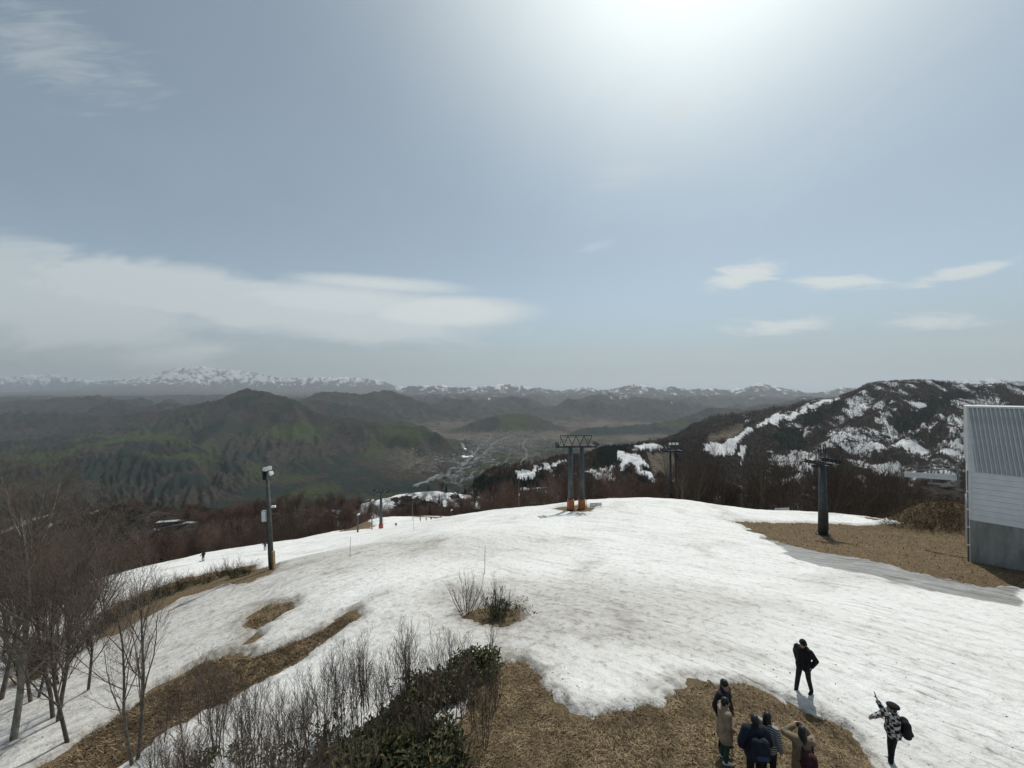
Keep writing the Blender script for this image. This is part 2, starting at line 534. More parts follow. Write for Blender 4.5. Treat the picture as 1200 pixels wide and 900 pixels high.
def far_height(X, Y, nc, ra, rb):
    nr = X.shape[0]
    B = base_z(X, Y)
    rr0 = np.hypot(X, Y)
    lft = sstep(-0.14, -0.30, X / np.maximum(Y, 1.0)) * sstep(2500, 3300, rr0) * sstep(8500, 6500, rr0)
    B = B + lft * (60 + 260 * np.clip(fbm(X / 1300, Y / 1300, 3, 201), -0.2, 1))
    farw = sstep(8000, 11000, rr0)
    B = B + farw * 1500 * np.clip(fbm(X / 2400, Y / 2400, 4, 207, 0.5, True) - 0.02, -0.05, 1) * sstep(60000, 30000, rr0)
    B = np.where(rr0 > 8000, np.minimum(B, -200 - 0.006 * (rr0 - 8000)), B)
    Z = B.copy()
    # gentle floor relief
    Z = Z + fbm(X / 900, Y / 900, 4, 3) * 30 * sstep(300, 3000, np.hypot(X, Y)) * (1 - 0.8 * sstep(-700, -800, Z)) + fbm(X / 120, Y / 120, 3, 8) * 6
    warpx = X + fbm(X / 160, Y / 160, 3, 21) * 60 * sstep(500, 3000, np.hypot(X, Y))
    warpy = Y + fbm(X / 160 + 40, Y / 160, 3, 27) * 60 * sstep(500, 3000, np.hypot(X, Y))
    la, lb = math.log(ra), math.log(rb)
    for ax, ay, az, bx, by, bz, k in SEG:
        cx, cy = (ax + bx) / 2, (ay + by) / 2
        half = math.hypot(bx - ax, by - ay) / 2
        zt = max(az, bz)
        zb = float(base_z(np.float64(cx), np.float64(cy)))
        if zt - zb < 5:
            continue
        rad = (zt - zb) / k * 2.2 + half + 70
        rc = math.hypot(cx, cy)
        i0 = int((math.log(max(rc - rad, ra)) - la) / (lb - la) * (nr - 1))
        i1 = int((math.log(min(max(rc + rad, ra), rb)) - la) / (lb - la) * (nr - 1)) + 2
        if i1 <= 2 or i0 >= nr - 1:
            continue
        ac = math.atan2(cx, cy)
        da = math.asin(min(0.99, rad / rc)) if rad < rc else 3
        ta = math.tan(max(ac - da, -1.5)); tb = math.tan(min(ac + da, 1.5))
        j0 = int(max(0, (ta + TMAX) / (2 * TMAX) * (nc - 1)))
        j1 = int(min(nc, (tb + TMAX) / (2 * TMAX) * (nc - 1) + 2))
        if j1 <= j0:
            continue
        x, y = warpx[i0:i1, j0:j1], warpy[i0:i1, j0:j1]
        ux, uy = bx - ax, by - ay
        tt = np.clip(((x - ax) * ux + (y - ay) * uy) / max(ux * ux + uy * uy, 1e-6), 0, 1)
        dd = np.hypot(x - ax - tt * ux, y - ay - tt * uy)
        hh = np.maximum(az + (bz - az) * tt - zb, 1.0)
        h = np.minimum(B[i0:i1, j0:j1], zb) + hh * np.exp(-k * 1.45 * (np.sqrt(dd * dd + 100.0) - 10.0) / hh)
        sub = Z[i0:i1, j0:j1]
        np.maximum(sub, h, out=sub)
    rr = np.hypot(X, Y)
    up = np.clip(Z - base_z(X, Y), 0, 500)
    Z = Z + fbm(X / 30, Y / 30, 3, 9) * 5.0 * sstep(300, 900, rr) * sstep(0, 60, up)
    return Z


def mound(x, y):
    return 3.1 * np.exp(-(((x - 49.5) / 5.0) ** 2 + ((y - 44.5) / 3.2) ** 2) ** 1.5)


def near_height(X, Y):
    z = tps(X, Y)
    z = z + mound(X, Y)
    d = np.hypot(X, Y)
    z = z + fbm(X / 9.0, Y / 9.0, 3, 31) * 0.35 * sstep(8, 30, d) + fbm(X / 2.2, Y / 2.2, 3, 35) * 0.07
    return z


def flood_order(Z, root):
    """Priority flood: where each cell drains to, without pits."""
    import heapq
    nr, nc = Z.shape
    z = Z.ravel().tolist()
    rcv = list(range(nr * nc))
    seen = bytearray(nr * nc)
    heap = []
    for i in np.flatnonzero(root.ravel()).tolist():
        seen[i] = 1
        heap.append((z[i], i))
    heapq.heapify(heap)
    pop, push = heapq.heappop, heapq.heappush
    while heap:
        zi, i = pop(heap)
        r, c = divmod(i, nc)
        for dr in (-1, 0, 1):
            r2 = r + dr
            if r2 < 0 or r2 >= nr:
                continue
            for dc in (-1, 0, 1):
                c2 = c + dc
                if c2 < 0 or c2 >= nc:
                    continue
                j = r2 * nc + c2
                if not seen[j]:
                    seen[j] = 1
                    rcv[j] = i
                    zj = z[j]
                    if zj <= zi:
                        zj = zi + 1e-3
                        z[j] = zj
                    push(heap, (zj, j))
    return np.array(rcv)


def steepest(Z, root, X, Y):
    nr, nc = Z.shape
    idx = np.arange(nr * nc).reshape(nr, nc)
    best = np.zeros(Z.shape); rc = idx.copy()
    for dr, dc in ((0, 1), (0, -1), (1, 0), (-1, 0), (1, 1), (1, -1), (-1, 1), (-1, -1)):
        a = (slice(max(0, -dr), nr - max(0, dr)), slice(max(0, -dc), nc - max(0, dc)))
        b = (slice(max(0, dr), nr + min(0, dr)), slice(max(0, dc), nc + min(0, dc)))
        sl = (Z[a] - Z[b]) / np.hypot(X[a] - X[b], Y[a] - Y[b])
        w = sl > best[a]
        best[a] = np.where(w, sl, best[a]); rc[a] = np.where(w, idx[b], rc[a])
    rc[root] = idx[root]
    return rc.ravel()


def erode(Z, root, X, Y, its, k, m=0.5):
    """Rain cuts branching valleys into the massifs (implicit stream-power step on the drainage tree)."""
    Z = Z.copy()
    nr, nc = Z.shape
    for it in range(its):
        rcv = flood_order(Z, root) if it == 0 else steepest(Z, root, X, Y)
        depth = (rcv != np.arange(len(rcv))).astype(np.int64); ptr = rcv.copy()
        for _ in range(13):
            depth = depth + depth[ptr]
            ptr = ptr[ptr]
        order = np.argsort(depth, kind='stable')
        cuts = np.searchsorted(depth[order], np.arange(depth.max() + 2))
        A = np.ones(len(rcv))
        for l in range(len(cuts) - 2, 0, -1):
            s_ = order[cuts[l]:cuts[l + 1]]
            np.add.at(A, rcv[s_], A[s_])
        F = k.ravel() * np.minimum(A, 3000.0) ** m
        z = Z.ravel()
        for l in range(1, len(cuts) - 1):
            s_ = order[cuts[l]:cuts[l + 1]]
            f = F[s_]
            zr = z[rcv[s_]]
            z[s_] = np.where(z[s_] > zr, (z[s_] + f * zr) / (1 + f), z[s_])
        Z = z.reshape(nr, nc)
    return Z


XF, YF = grid(NC_F, NR_F, R1, R2)
ZF = far_height(XF, YF, NC_F, R1, R2)
NC_E, NR_E, RE0 = 520, 400, 640.0
XE, YE = grid(NC_E, NR_E, RE0, R2)
ZE0 = far_height(XE, YE, NC_E, RE0, R2)
ZE0n = ZE0 + npr0.uniform(-1, 1, ZE0.shape) * np.minimum(6.0, np.hypot(XE, YE) * 0.0015)
root = np.zeros(ZE0.shape, bool)
root[0] = True
root |= (ZE0 - base_z(XE, YE) < 18) & (np.hypot(XE, YE) < 9000) & (np.hypot(XE, YE) > 2300)
rE = np.hypot(XE, YE)
kE = 0.05 + 0.06 * sstep(2400, 3000, rE) * sstep(9500, 7500, rE)
ZE = erode(ZE0n, root, XE, YE, 16, kE)
dE = (ZE - ZE0) * sstep(640, 820, rE) * (1 + 0.45 * sstep(2600, 3200, rE) * sstep(9000, 7000, rE))
dE = np.maximum(ZE0 + dE, np.minimum(ZE, base_z(XE, YE) - 12)) - ZE0
XN, YN = grid(NC_N, NR_N, R0, R1)
rN = np.hypot(XN, YN)
ZN = near_height(XN, YN)
# the two sheets run into each other between 165 m and 210 m, with the far grid's own first ring as the seam
cut = rN > 160
zfar_near = far_height(XN, YN, NC_N, R0, R1)
wN = sstep(160, 205, rN)
ZN = ZN * (1 - wN) + zfar_near * wN
tN = np.linspace(-TMAX, TMAX, NC_N); tF = np.linspace(-TMAX, TMAX, NC_F)
ZN[-1] = np.interp(tN, tF, ZF[0])


def sampler(Z, nc, nr, ra, rb):
    la, lb = math.log(ra), math.log(rb)

    def f(x, y):
        x = np.asarray(x, dtype=np.float64); y = np.asarray(y, dtype=np.float64)
        i = np.clip((np.log(np.maximum(np.hypot(x, y), ra)) - la) / (lb - la) * (nr - 1), 0, nr - 1.001)
        j = np.clip((x / np.maximum(y, 1e-3) + TMAX) / (2 * TMAX) * (nc - 1), 0, nc - 1.001)
        i0, j0 = i.astype(int), j.astype(int)
        fi, fj = i - i0, j - j0
        return (Z[i0, j0] * (1 - fi) * (1 - fj) + Z[i0 + 1, j0] * fi * (1 - fj) + Z[i0, j0 + 1] * (1 - fi) * fj + Z[i0 + 1, j0 + 1] * fi * fj)
    return f


d_er = sampler(dE, NC_E, NR_E, RE0, R2)
rr_f = np.hypot(XF, YF)
ZF = np.where(rr_f > RE0, ZF + d_er(XF, YF), ZF)
def crests(Z, X, Y, nc, ra, rb):
    """Main crests keep their surveyed height: steep rock ribs over the eroded flanks."""
    nr = Z.shape[0]
    la, lb = math.log(ra), math.log(rb)
    for (ax, ay, az), (bx, by, bz) in MAIN:
        cx, cy = (ax + bx) / 2, (ay + by) / 2
        rad = math.hypot(bx - ax, by - ay) / 2 + 420 + 0.02 * math.hypot(cx, cy)
        rc, ac = math.hypot(cx, cy), math.atan2(cx, cy)
        i0 = int((math.log(max(rc - rad, ra)) - la) / (lb - la) * (nr - 1)); i1 = int((math.log(min(rc + rad, rb)) - la) / (lb - la) * (nr - 1)) + 2
        da = math.asin(min(0.99, rad / rc))
        j0 = int(max(0, (math.tan(max(ac - da, -1.5)) + TMAX) / (2 * TMAX) * (nc - 1))); j1 = int(min(nc, (math.tan(min(ac + da, 1.5)) + TMAX) / (2 * TMAX) * (nc - 1) + 2))
        if j1 <= j0:
            continue
        x, y = X[i0:i1, j0:j1], Y[i0:i1, j0:j1]
        x = x + fbm(x / 300, y / 300, 3, 221) * 90; y = y + fbm(x / 300 + 9, y / 300, 3, 227) * 90
        ux, uy = bx - ax, by - ay
        tt = np.clip(((x - ax) * ux + (y - ay) * uy) / max(ux * ux + uy * uy, 1e-6), 0, 1)
        dd = np.hypot(x - ax - tt * ux, y - ay - tt * uy)
        h = az + (bz - az) * tt - 0.62 * dd
        sub = Z[i0:i1, j0:j1]
        np.maximum(sub, h, out=sub)
    return Z


ZF = crests(ZF, XF, YF, NC_F, R1, R2)
ZF = ZF + fbm(XF / 420, YF / 420, 4, 231, 0.55, True) * 110 * sstep(9000, 14000, rr_f) * sstep(20, 200, ZF - base_z(XF, YF))
ZF = ZF + (fbm(XF / 70, YF / 70, 3, 211, 0.55, True) * 26 + fbm(XF / 170, YF / 170, 3, 213, 0.5, True) * 40) * sstep(2700, 4000, rr_f) * sstep(10, 60, ZF - base_z(XF, YF))
g_near = sampler(ZN, NC_N, NR_N, R0, R1)
g_far = sampler(ZF, NC_F, NR_F, R1, R2)


def gz(x, y):
    r = np.hypot(x, y)
    return np.where(r < R1, g_near(x, y), g_far(x, y))


_ts = np.exp(np.linspace(math.log(5.0), math.log(200.0), 3000))


def hit(px, py):
    """Where the line of sight through a photo pixel meets the near ground."""
    x, y, z = (px - CX) / FPX * _ts, _ts, (HY - py) / FPX * _ts
    below = z <= g_near(x, y)
    i = int(np.argmax(below)) if below.any() else len(_ts) - 1
    return float(x[i]), float(y[i])


def quads_of(nr, nc):
    i = np.arange((nr - 1) * (nc - 1))
    a = (i // (nc - 1)) * nc + i % (nc - 1)
    return np.stack([a, a + 1, a + nc + 1, a + nc], 1)


def seg_dist(poly, X, Y):
    """Signed distance to a closed polygon, negative inside."""
    P = np.array(poly, dtype=np.float64)
    Q = np.roll(P, -1, 0)
    d = np.full(X.shape, 1e9)
    inside = np.zeros(X.shape, bool)
    for (ax, ay), (bx, by) in zip(P, Q):
        ux, uy = bx - ax, by - ay
        t = np.clip(((X - ax) * ux + (Y - ay) * uy) / max(ux * ux + uy * uy, 1e-9), 0, 1)
        d = np.minimum(d, np.hypot(X - ax - t * ux, Y - ay - t * uy))
        if ay != by:
            inside ^= ((ay > Y) != (by > Y)) & (X < ux * (Y - ay) / (by - ay) + ax)
    return np.where(inside, -d, d)


# ------------------------------------------------------------------ where the near snow has melted away
def poly_px(pts):
    return [hit(*p) for p in pts]


GRASS_FRONT = [(-2.2, 5), (-2.0, 9)] + poly_px([(536, 880), (548, 840), (562, 800), (585, 768), (612, 772), (630, 790), (643, 808), (641, 824), (655, 836), (676, 842), (692, 839), (702, 832), (742, 827), (772, 817),
                                                (790, 809), (808, 803), (840, 800), (870, 800), (900, 817), (925, 828), (960, 840), (990, 858), (1010, 880), (1026, 897)]) + [(9.6, 9.0), (8.5, 7.0), (7, 4)]
STRIP_A = poly_px([(421, 722), (405, 720), (385, 735), (360, 746), (330, 758), (300, 770), (268, 767), (240, 775), (200, 800), (150, 830), (110, 858), (75, 888), (50, 900), (135, 900), (170, 880), (200, 857), (240, 829), (280, 808), (300, 796), (330, 783), (360, 765), (388, 744)])
STRIP_B = poly_px([(289, 737), (296, 722), (318, 708), (342, 706), (341, 714), (322, 727), (302, 737)])
STRIP_C = poly_px([(332, 661), (318, 670), (296, 681), (270, 683), (245, 692), (214, 700), (186, 716), (162, 727), (140, 742), (118, 748), (112, 735), (128, 715), (148, 700), (180, 690), (220, 676), (262, 667), (300, 661)])
STRIP_D = poly_px([(30, 800), (34, 785), (56, 765), (64, 772), (48, 795)])
STRIP_E = poly_px([(308, 742), (300, 748), (295, 748), (303, 738)])
BUSH_RING = poly_px([(545, 720), (572, 712), (604, 714), (605, 726), (585, 731), (560, 726)])
TOWER_RING = poly_px([(646, 596), (660, 593), (684, 592), (699, 596), (690, 599), (668, 600)])
GRASS_RIGHT = poly_px([(856, 611), (900, 612), (960, 613.5), (1036, 611), (1050, 612)]) + [(47, 52), (60, 52), (80, 40), (60, 26)] + poly_px([(1199, 690), (1150, 685), (1100, 679), (1040, 661), (980, 650), (930, 640), (905, 632), (880, 622)])
ICE_GUTTER = poly_px([(890, 630), (905, 632), (930, 640), (980, 650), (1040, 661), (1100, 679), (1150, 685), (1199, 690), (1199, 714), (1130, 703), (1060, 688), (1000, 673), (930, 657)])
STAIN = poly_px([(1136, 872), (1150, 876), (1168, 887), (1160, 889), (1146, 883)])
FIELD = [(-2, 3), (60, 3), (75, 30), (56, 52), (50.5, 52), (46, 60), (40, 72), (30, 80), (15, 92), (3, 108), (-9, 125), (-25, 145), (-40, 152), (-58, 152), (-62, 140), (-56, 118), (-62, 106), (-69, 96), (-76, 88), (-92, 74), (-105, 55), (-90, 30), (-60, 8)]
BARE_PX = poly_px([(396, 616), (420, 613.5), (440, 616), (436, 619), (400, 623)])
BARES = [GRASS_FRONT, STRIP_A, STRIP_B, STRIP_C, STRIP_D, STRIP_E, BUSH_RING, TOWER_RING, GRASS_RIGHT, BARE_PX]


def snow_sd(X, Y):
    s = -seg_dist(FIELD, X, Y)
    for b in BARES:
        s = np.minimum(s, seg_dist(b, X, Y))
    return s


sdN = snow_sd(XN, YN)
wob = fbm(XN / 1.5, YN / 1.5, 5, 51, 0.62) * 0.95 + fbm(XN / 0.35, YN / 0.35, 3, 57, 0.6) * 0.42 * sstep(60, 20, rN)
wob = wob * (0.6 + 0.9 * sstep(20, 90, rN))
thick = np.clip((sdN + wob) * 0.45, -0.35, 0.20)
# scattered snow left between the trees beyond the field
outer = sstep(-2, -8, -seg_dist(FIELD, XN, YN))
patch = fbm(XN / 11.0, YN / 11.0, 4, 77)
thick = np.where(outer > 0.5, np.clip((patch - 0.05) * 1.4, -0.3, 0.15), thick)
ZS = ZN + thick + fbm(XN / 0.8, YN / 0.8, 3, 61) * 0.05 * sstep(0.02, 0.15, thick) - 0.04

# ------------------------------------------------------------------ ground and snow materials
def snow_material():
    m = bpy.data.materials.new('old_spring_snow')
    m.use_nodes = True
    t = m.node_tree
    t.nodes.clear()
    N = NT(t)
    pos = N.n('ShaderNodeNewGeometry').outputs['Position']
    x = N.n('ShaderNodeSeparateXYZ', {0: pos}).outputs[0]
    side = N.ramp(N.m('ADD', x, N.m('MULTIPLY', N.noise(pos, 0.12, 3), 10.0)), -6.0, 8.0)
    # melt runnels follow the fall line: two directions of slope
    sa = N.map(N.map(pos, rot=(0, 0, R(40))), scale=(0.16, 1.7, 1.0))
    sb = N.map(N.map(pos, rot=(0, 0, R(-48))), scale=(0.22, 1.6, 1.0))
    ra = N.noise(sa, 1.0, 8, 0.65, 0.5)
    rb = N.noise(sb, 1.0, 8, 0.65, 0.5)
    run = N.m('ADD', N.m('MULTIPLY', ra, side), N.m('MULTIPLY', rb, N.m('SUBTRACT', 1.0, side)))
    broad = N.noise(pos, 0.16, 5, 0.6, 0.4)
    mott = N.noise(pos, 2.6, 6, 0.68, 0.3)
    grit = N.noise(pos, 13.0, 3, 0.7)
    d = N.m('ADD', N.ramp(run, 0.48, 0.72, 0.0, 0.52), N.ramp(broad, 0.46, 0.72, 0.0, 0.55))
    fine = N.noise(pos, 7.0, 5, 0.7, 0.3)
    cup = N.n('ShaderNodeTexVoronoi', {'Vector': N.map(N.n('ShaderNodeVectorMath', {0: pos, 1: N.n('ShaderNodeTexNoise', {'Vector': pos, 'Scale': 1.5}).outputs['Color']}, operation='ADD').outputs[0], scale=(1, 1, 0.3)), 'Scale': 2.6}, feature='SMOOTH_F1').outputs['Distance']
    d = N.m('ADD', d, N.ramp(mott, 0.48, 0.74, 0.0, 0.62))
    d = N.m('ADD', d, N.ramp(fine, 0.54, 0.76, 0.0, 0.28))
    wv = N.n('ShaderNodeTexWave', {'Vector': N.map(N.map(pos, rot=(0, 0, R(42))), scale=(0.06, 1.0, 1.0)), 'Scale': 0.5, 'Distortion': 5.0, 'Detail': 3.0, 'Detail Scale': 0.7}, wave_type='BANDS', bands_direction='Y').outputs['Fac']
    track = N.m('MULTIPLY', N.m('MULTIPLY', N.ramp(wv, 0.90, 0.985), N.ramp(N.noise(pos, 0.25, 3), 0.42, 0.6)), N.ramp(x, 0.0, 10.0, 0.0, 0.6))
    d = N.m('ADD', d, N.m('MULTIPLY', track, 0.35))
    dirt_shade = N.n('ShaderNodeAttribute', attribute_name='dirt_shade').outputs['Fac']
    d = N.m('ADD', d, dirt_shade)
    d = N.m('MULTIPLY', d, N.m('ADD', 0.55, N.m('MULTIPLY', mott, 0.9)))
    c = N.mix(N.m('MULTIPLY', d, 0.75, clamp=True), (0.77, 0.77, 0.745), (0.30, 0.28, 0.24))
    speck = N.ramp(grit, 0.60, 0.72, 0.0, 0.75)
    c = N.mix(N.m('MULTIPLY', speck, N.m('ADD', 0.25, d), clamp=True), c, (0.12, 0.10, 0.075))
    wet = N.n('ShaderNodeAttribute', attribute_name='ice').outputs['Fac']
    icec = N.mix(N.ramp(N.noise(sa, 2.2, 6, 0.6), 0.35, 0.7), (0.30, 0.305, 0.295), (0.15, 0.15, 0.14))
    icec = N.mix(N.ramp(N.noise(sa, 1.3, 6, 0.65, 0.4), 0.52, 0.64), icec, (0.10, 0.08, 0.06))
    c = N.mix(N.m('MULTIPLY', wet, N.ramp(N.noise(pos, 1.1, 4), 0.2, 0.5, 0.75, 1.0), clamp=True), c, icec)
    st = N.n('ShaderNodeAttribute', attribute_name='stain').outputs['Fac']
    c = N.mix(N.m('MULTIPLY', st, N.ramp(N.noise(pos, 4.0, 5), 0.35, 0.6), clamp=True), c, (0.045, 0.028, 0.022))
    h = N.m('ADD', N.m('MULTIPLY', run, 0.30), N.m('ADD', N.m('MULTIPLY', mott, 0.6), N.m('ADD', N.m('MULTIPLY', cup, 0.28), N.m('ADD', N.m('MULTIPLY', fine, 0.14), N.m('MULTIPLY', track, -0.25)))))
    h = N.m('ADD', h, N.m('MULTIPLY', grit, 0.16))
    bp = N.n('ShaderNodeBump', {'Height': h, 'Strength': 0.9, 'Distance': 0.2})
    b = N.n('ShaderNodeBsdfPrincipled', {'Base Color': c, 'Roughness': 0.55, 'Specular IOR Level': 0.35, 'Normal': bp.outputs[0]})
    t.links.new(b.outputs[0], N.n('ShaderNodeOutputMaterial').inputs['Surface'])
    return m


def turf_material():
    m = bpy.data.materials.new('dead_turf')
    m.use_nodes = True
    t = m.node_tree
    t.nodes.clear()
    N = NT(t)
    pos = N.n('ShaderNodeNewGeometry').outputs['Position']
    a = N.noise(pos, 0.5, 5, 0.6)
    b_ = N.noise(pos, 5.0, 6, 0.7)
    f = N.noise(N.map(pos, scale=(1, 0.4, 1), rot=(0, 0, 0.5)), 26.0, 4, 0.7)
    c = N.mix(N.ramp(b_, 0.3, 0.72), (0.095, 0.068, 0.040), (0.22, 0.168, 0.105))
    c = N.mix(N.ramp(a, 0.35, 0.7, 0.0, 0.6), c, (0.12, 0.085, 0.045))
    c = N.mix(N.ramp(f, 0.45, 0.75, 0.0, 0.6), c, (0.27, 0.205, 0.12))
    c = N.mix(N.ramp(f, 0.48, 0.28, 0.0, 0.55), c, (0.035, 0.026, 0.017))
    bp = N.n('ShaderNodeBump', {'Height': N.m('ADD', f, b_), 'Strength': 0.9, 'Distance': 0.08})
    b = N.n('ShaderNodeBsdfPrincipled', {'Base Color': c, 'Roughness': 0.95, 'Specular IOR Level': 0.1, 'Normal': bp.outputs[0]})
    t.links.new(b.outputs[0], N.n('ShaderNodeOutputMaterial').inputs['Surface'])
    return m


def terrain_material():
    m = bpy.data.materials.new('wooded_mountainside')
    m.use_nodes = True
    t = m.node_tree
    t.nodes.clear()
    N = NT(t)
    pos = N.n('ShaderNodeNewGeometry').outputs['Position']
    at = {k: N.n('ShaderNodeAttribute', attribute_name=k).outputs['Fac'] for k in ('snow', 'conifer', 'green', 'field')}
    n1 = N.noise(pos, 0.004, 6, 0.6)
    n2 = N.noise(pos, 0.03, 6, 0.68)
    n3 = N.noise(pos, 0.11, 4, 0.7)
    n4 = N.noise(N.map(pos, scale=(1, 1, 2.2)), 0.0045, 8, 0.72, 0.4)
    dist = N.n('ShaderNodeVectorMath', {0: pos}, operation='LENGTH').outputs['Value']
    fw = N.ramp(dist, 5000.0, 11000.0)
    n2b = n2
    n2 = N.m('ADD', N.m('MULTIPLY', n2, N.m('SUBTRACT', 1.0, fw)), N.m('MULTIPLY', n4, fw))
    c = N.mix(N.ramp(n2, 0.3, 0.7), (0.015, 0.013, 0.011), (0.062, 0.053, 0.043))
    c = N.mix(N.ramp(n1, 0.45, 0.65, 0.0, 0.6), c, (0.036, 0.035, 0.022))
    g = N.ramp(N.m('ADD', at['green'], N.m('MULTIPLY', N.m('SUBTRACT', n2, 0.5), 0.9)), 0.35, 0.75)
    c = N.mix(g, c, N.mix(n3, (0.024, 0.035, 0.013), (0.054, 0.070, 0.022)))
    canopy = N.m('ADD', 0.55, N.m('MULTIPLY', N.ramp(n3, 0.3, 0.7), 0.95))
    c = N.mix(1.0, c, N.n('ShaderNodeCombineColor', {0: canopy, 1: canopy, 2: canopy}).outputs[0], 'MULTIPLY')
    k = N.ramp(N.m('ADD', at['conifer'], N.m('MULTIPLY', N.m('SUBTRACT', n2, 0.5), 0.7)), 0.46, 0.56)
    c = N.mix(k, c, N.mix(n3, (0.010, 0.017, 0.014), (0.024, 0.034, 0.027)))
    c = N.mix(at['field'], c, N.mix(n2, (0.105, 0.086, 0.064), (0.17, 0.146, 0.112)))
    s = N.ramp(N.m('ADD', at['snow'], N.m('ADD', N.m('MULTIPLY', N.m('SUBTRACT', n2, 0.5), 0.85), N.m('MULTIPLY', N.m('SUBTRACT', n3, 0.5), 0.6))), 0.46, 0.60)
    c = N.mix(s, c, (0.74, 0.755, 0.76))
    bp = N.n('ShaderNodeBump', {'Height': N.m('ADD', N.m('MULTIPLY', n3, 0.5), N.m('ADD', n2b, N.m('MULTIPLY', n4, N.m('MULTIPLY', fw, 9.0)))), 'Strength': 1.0, 'Distance': 14.0})
    b = N.n('ShaderNodeBsdfPrincipled', {'Base Color': c, 'Roughness': 0.95, 'Specular IOR Level': 0.05, 'Normal': bp.outputs[0]})
    t.links.new(b.outputs[0], N.n('ShaderNodeOutputMaterial').inputs['Surface'])
    return m


M_SNOW, M_TURF, M_TERR = snow_material(), turf_material(), terrain_material()

# ------------------------------------------------------------------ near ground: turf sheet, snow sheet on top
sub = (slice(None, None, 2), slice(None, None, 2))
xs, ys, zs_ = XN[sub], YN[sub], ZN[sub]
me = np_mesh('ground', np.stack([xs, ys, zs_ - 0.02 * (thick[sub] > 0.1)], -1), quads_of(*xs.shape)[:, ::-1])
ground = tag(link('ground', me, M_TURF), kind='structure')

q = quads_of(NR_N, NC_N)
keep = (thick.ravel()[q].max(1) > -0.06)
q = q[keep]
used = np.unique(q)
remap = np.full(NR_N * NC_N, -1); remap[used] = np.arange(len(used))
me = np_mesh('snow_field', np.stack([XN, YN, ZS], -1).reshape(-1, 3)[used], remap[q][:, ::-1])
ice = sstep(0.12, -0.12, seg_dist(ICE_GUTTER, XN, YN) + fbm(XN / 2, YN / 2, 4, 91) * 0.9)
edge_d = sstep(1.1, 0.0, sdN + wob) * 0.7
soil_shade = sstep(9, 1, np.hypot((XN - 2.5) / 1.6, (YN - 20) / 1.0)) * 0.75 + sstep(12, 2, np.hypot((XN + 12) / 1.9, YN - 36)) * 0.55 + sstep(14, 4, np.hypot(XN + 22, (YN - 22))) * 0.4
soil_shade = soil_shade + 0.22 * sstep(-6, -22, XN) * sstep(60, 40, YN)  # shading of the left bank, painted into the snow colour along with the soil
stain = sstep(0.12, -0.1, seg_dist(STAIN, XN, YN) + fbm(XN / 0.3, YN / 0.3, 2, 93) * 0.3)
fattr(me, 'ice', ice.ravel()[used]); fattr(me, 'dirt_shade', (edge_d + soil_shade).ravel()[used]); fattr(me, 'stain', stain.ravel()[used])
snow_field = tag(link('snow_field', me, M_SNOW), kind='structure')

# ------------------------------------------------------------------ far terrain with snow, conifer and spring-green cover
rF = np.hypot(XF, YF)
PXF, PYF = CX + FPX * XF / YF, HY - FPX * ZF / YF
hill = (rF > 620) & (rF < np.where(XF / YF > 0.5, 4600, 2700))
SNOW_RUNS = [[(603, 554), (660, 535), (664, 541), (645, 545), (648, 556), (634, 552), (628, 561), (610, 561)], [(738, 520), (770, 521), (792, 529), (770, 530), (740, 527)], [(722, 530), (745, 530), (762, 546), (745, 551), (725, 547)],
             [(742, 549), (758, 561), (790, 569), (802, 566), (775, 557)], [(826, 521), (860, 512), (874, 499), (881, 502), (868, 516), (857, 531), (830, 534)], [(880, 497), (925, 483), (950, 475), (985, 461), (986, 467), (930, 488), (890, 502)],
             [(900, 530), (956, 530), (950, 556), (905, 546)], [(865, 524), (871, 524), (871, 543), (865, 543)], [(990, 470), (1012, 462), (1012, 490), (995, 490)], [(1025, 485), (1042, 478), (1042, 500), (1060, 520), (1044, 522), (1030, 500)],
             [(1108, 470), (1170, 464), (1168, 480), (1115, 480)], [(1104, 490), (1132, 484), (1132, 506), (1110, 506)], [(1074, 496), (1096, 490), (1092, 506), (1070, 508)], [(680, 548), (720, 545), (718, 566), (690, 566)], [(1040, 560), (1078, 545), (1075, 590), (1040, 600)]]
FIELD_RUNS = [[(757, 530), (786, 524), (792, 545), (787, 566), (766, 561)], [(830, 511), (870, 497), (874, 501), (858, 513), (828, 520)]]
DARK_RUNS = [[(700, 521), (738, 516), (730, 545), (690, 552)], [(908, 505), (945, 500), (942, 525), (910, 525)], [(945, 485), (965, 480), (966, 495), (942, 498)], [(1045, 495), (1105, 465), (1140, 458), (1140, 470), (1100, 482), (1060, 508)], [(560, 590), (570, 560), (660, 560), (650, 580)], [(968, 475), (985, 470), (985, 482), (966, 484)]]
hx, hy = PXF[hill], PYF[hill]
jx = hx + fbm(hx / 9, hy / 9, 3, 101) * 10
jy = hy + fbm(hx / 9, hy / 9, 3, 107) * 7
snow_h = np.full(hx.shape, 0.22)
snow_h += 0.20 * sstep(880, 960, hx) + 0.14 * sstep(470, 540, hy) * sstep(880, 960, hx) - 0.12 * sstep(640, 720, hx) * sstep(880, 800, hx)
snow_h += fbm(XF[hill] / 60, YF[hill] / 60, 3, 113) * 0.60 - 0.02 * sstep(900, 1000, hx)
field_h = np.zeros(hx.shape); run_h = np.zeros(hx.shape); dark_h = np.zeros(hx.shape)
for i_, p in enumerate(SNOW_RUNS):
    run_h = np.maximum(run_h, sstep(1.0, -1.5, seg_dist(p, jx, jy)) if i_ < 8 and i_ != 6 else 0.68 * sstep(5.0, -4.0, seg_dist(p, jx + fbm(hx / 3, hy / 6, 3, 117) * 9, jy)))
for p in FIELD_RUNS:
    field_h = np.maximum(field_h, sstep(1.0, -1.0, seg_dist(p, hx, hy)))
for p in DARK_RUNS:
    dark_h = np.maximum(dark_h, sstep(1.5, -1.5, seg_dist(p, jx, jy)))
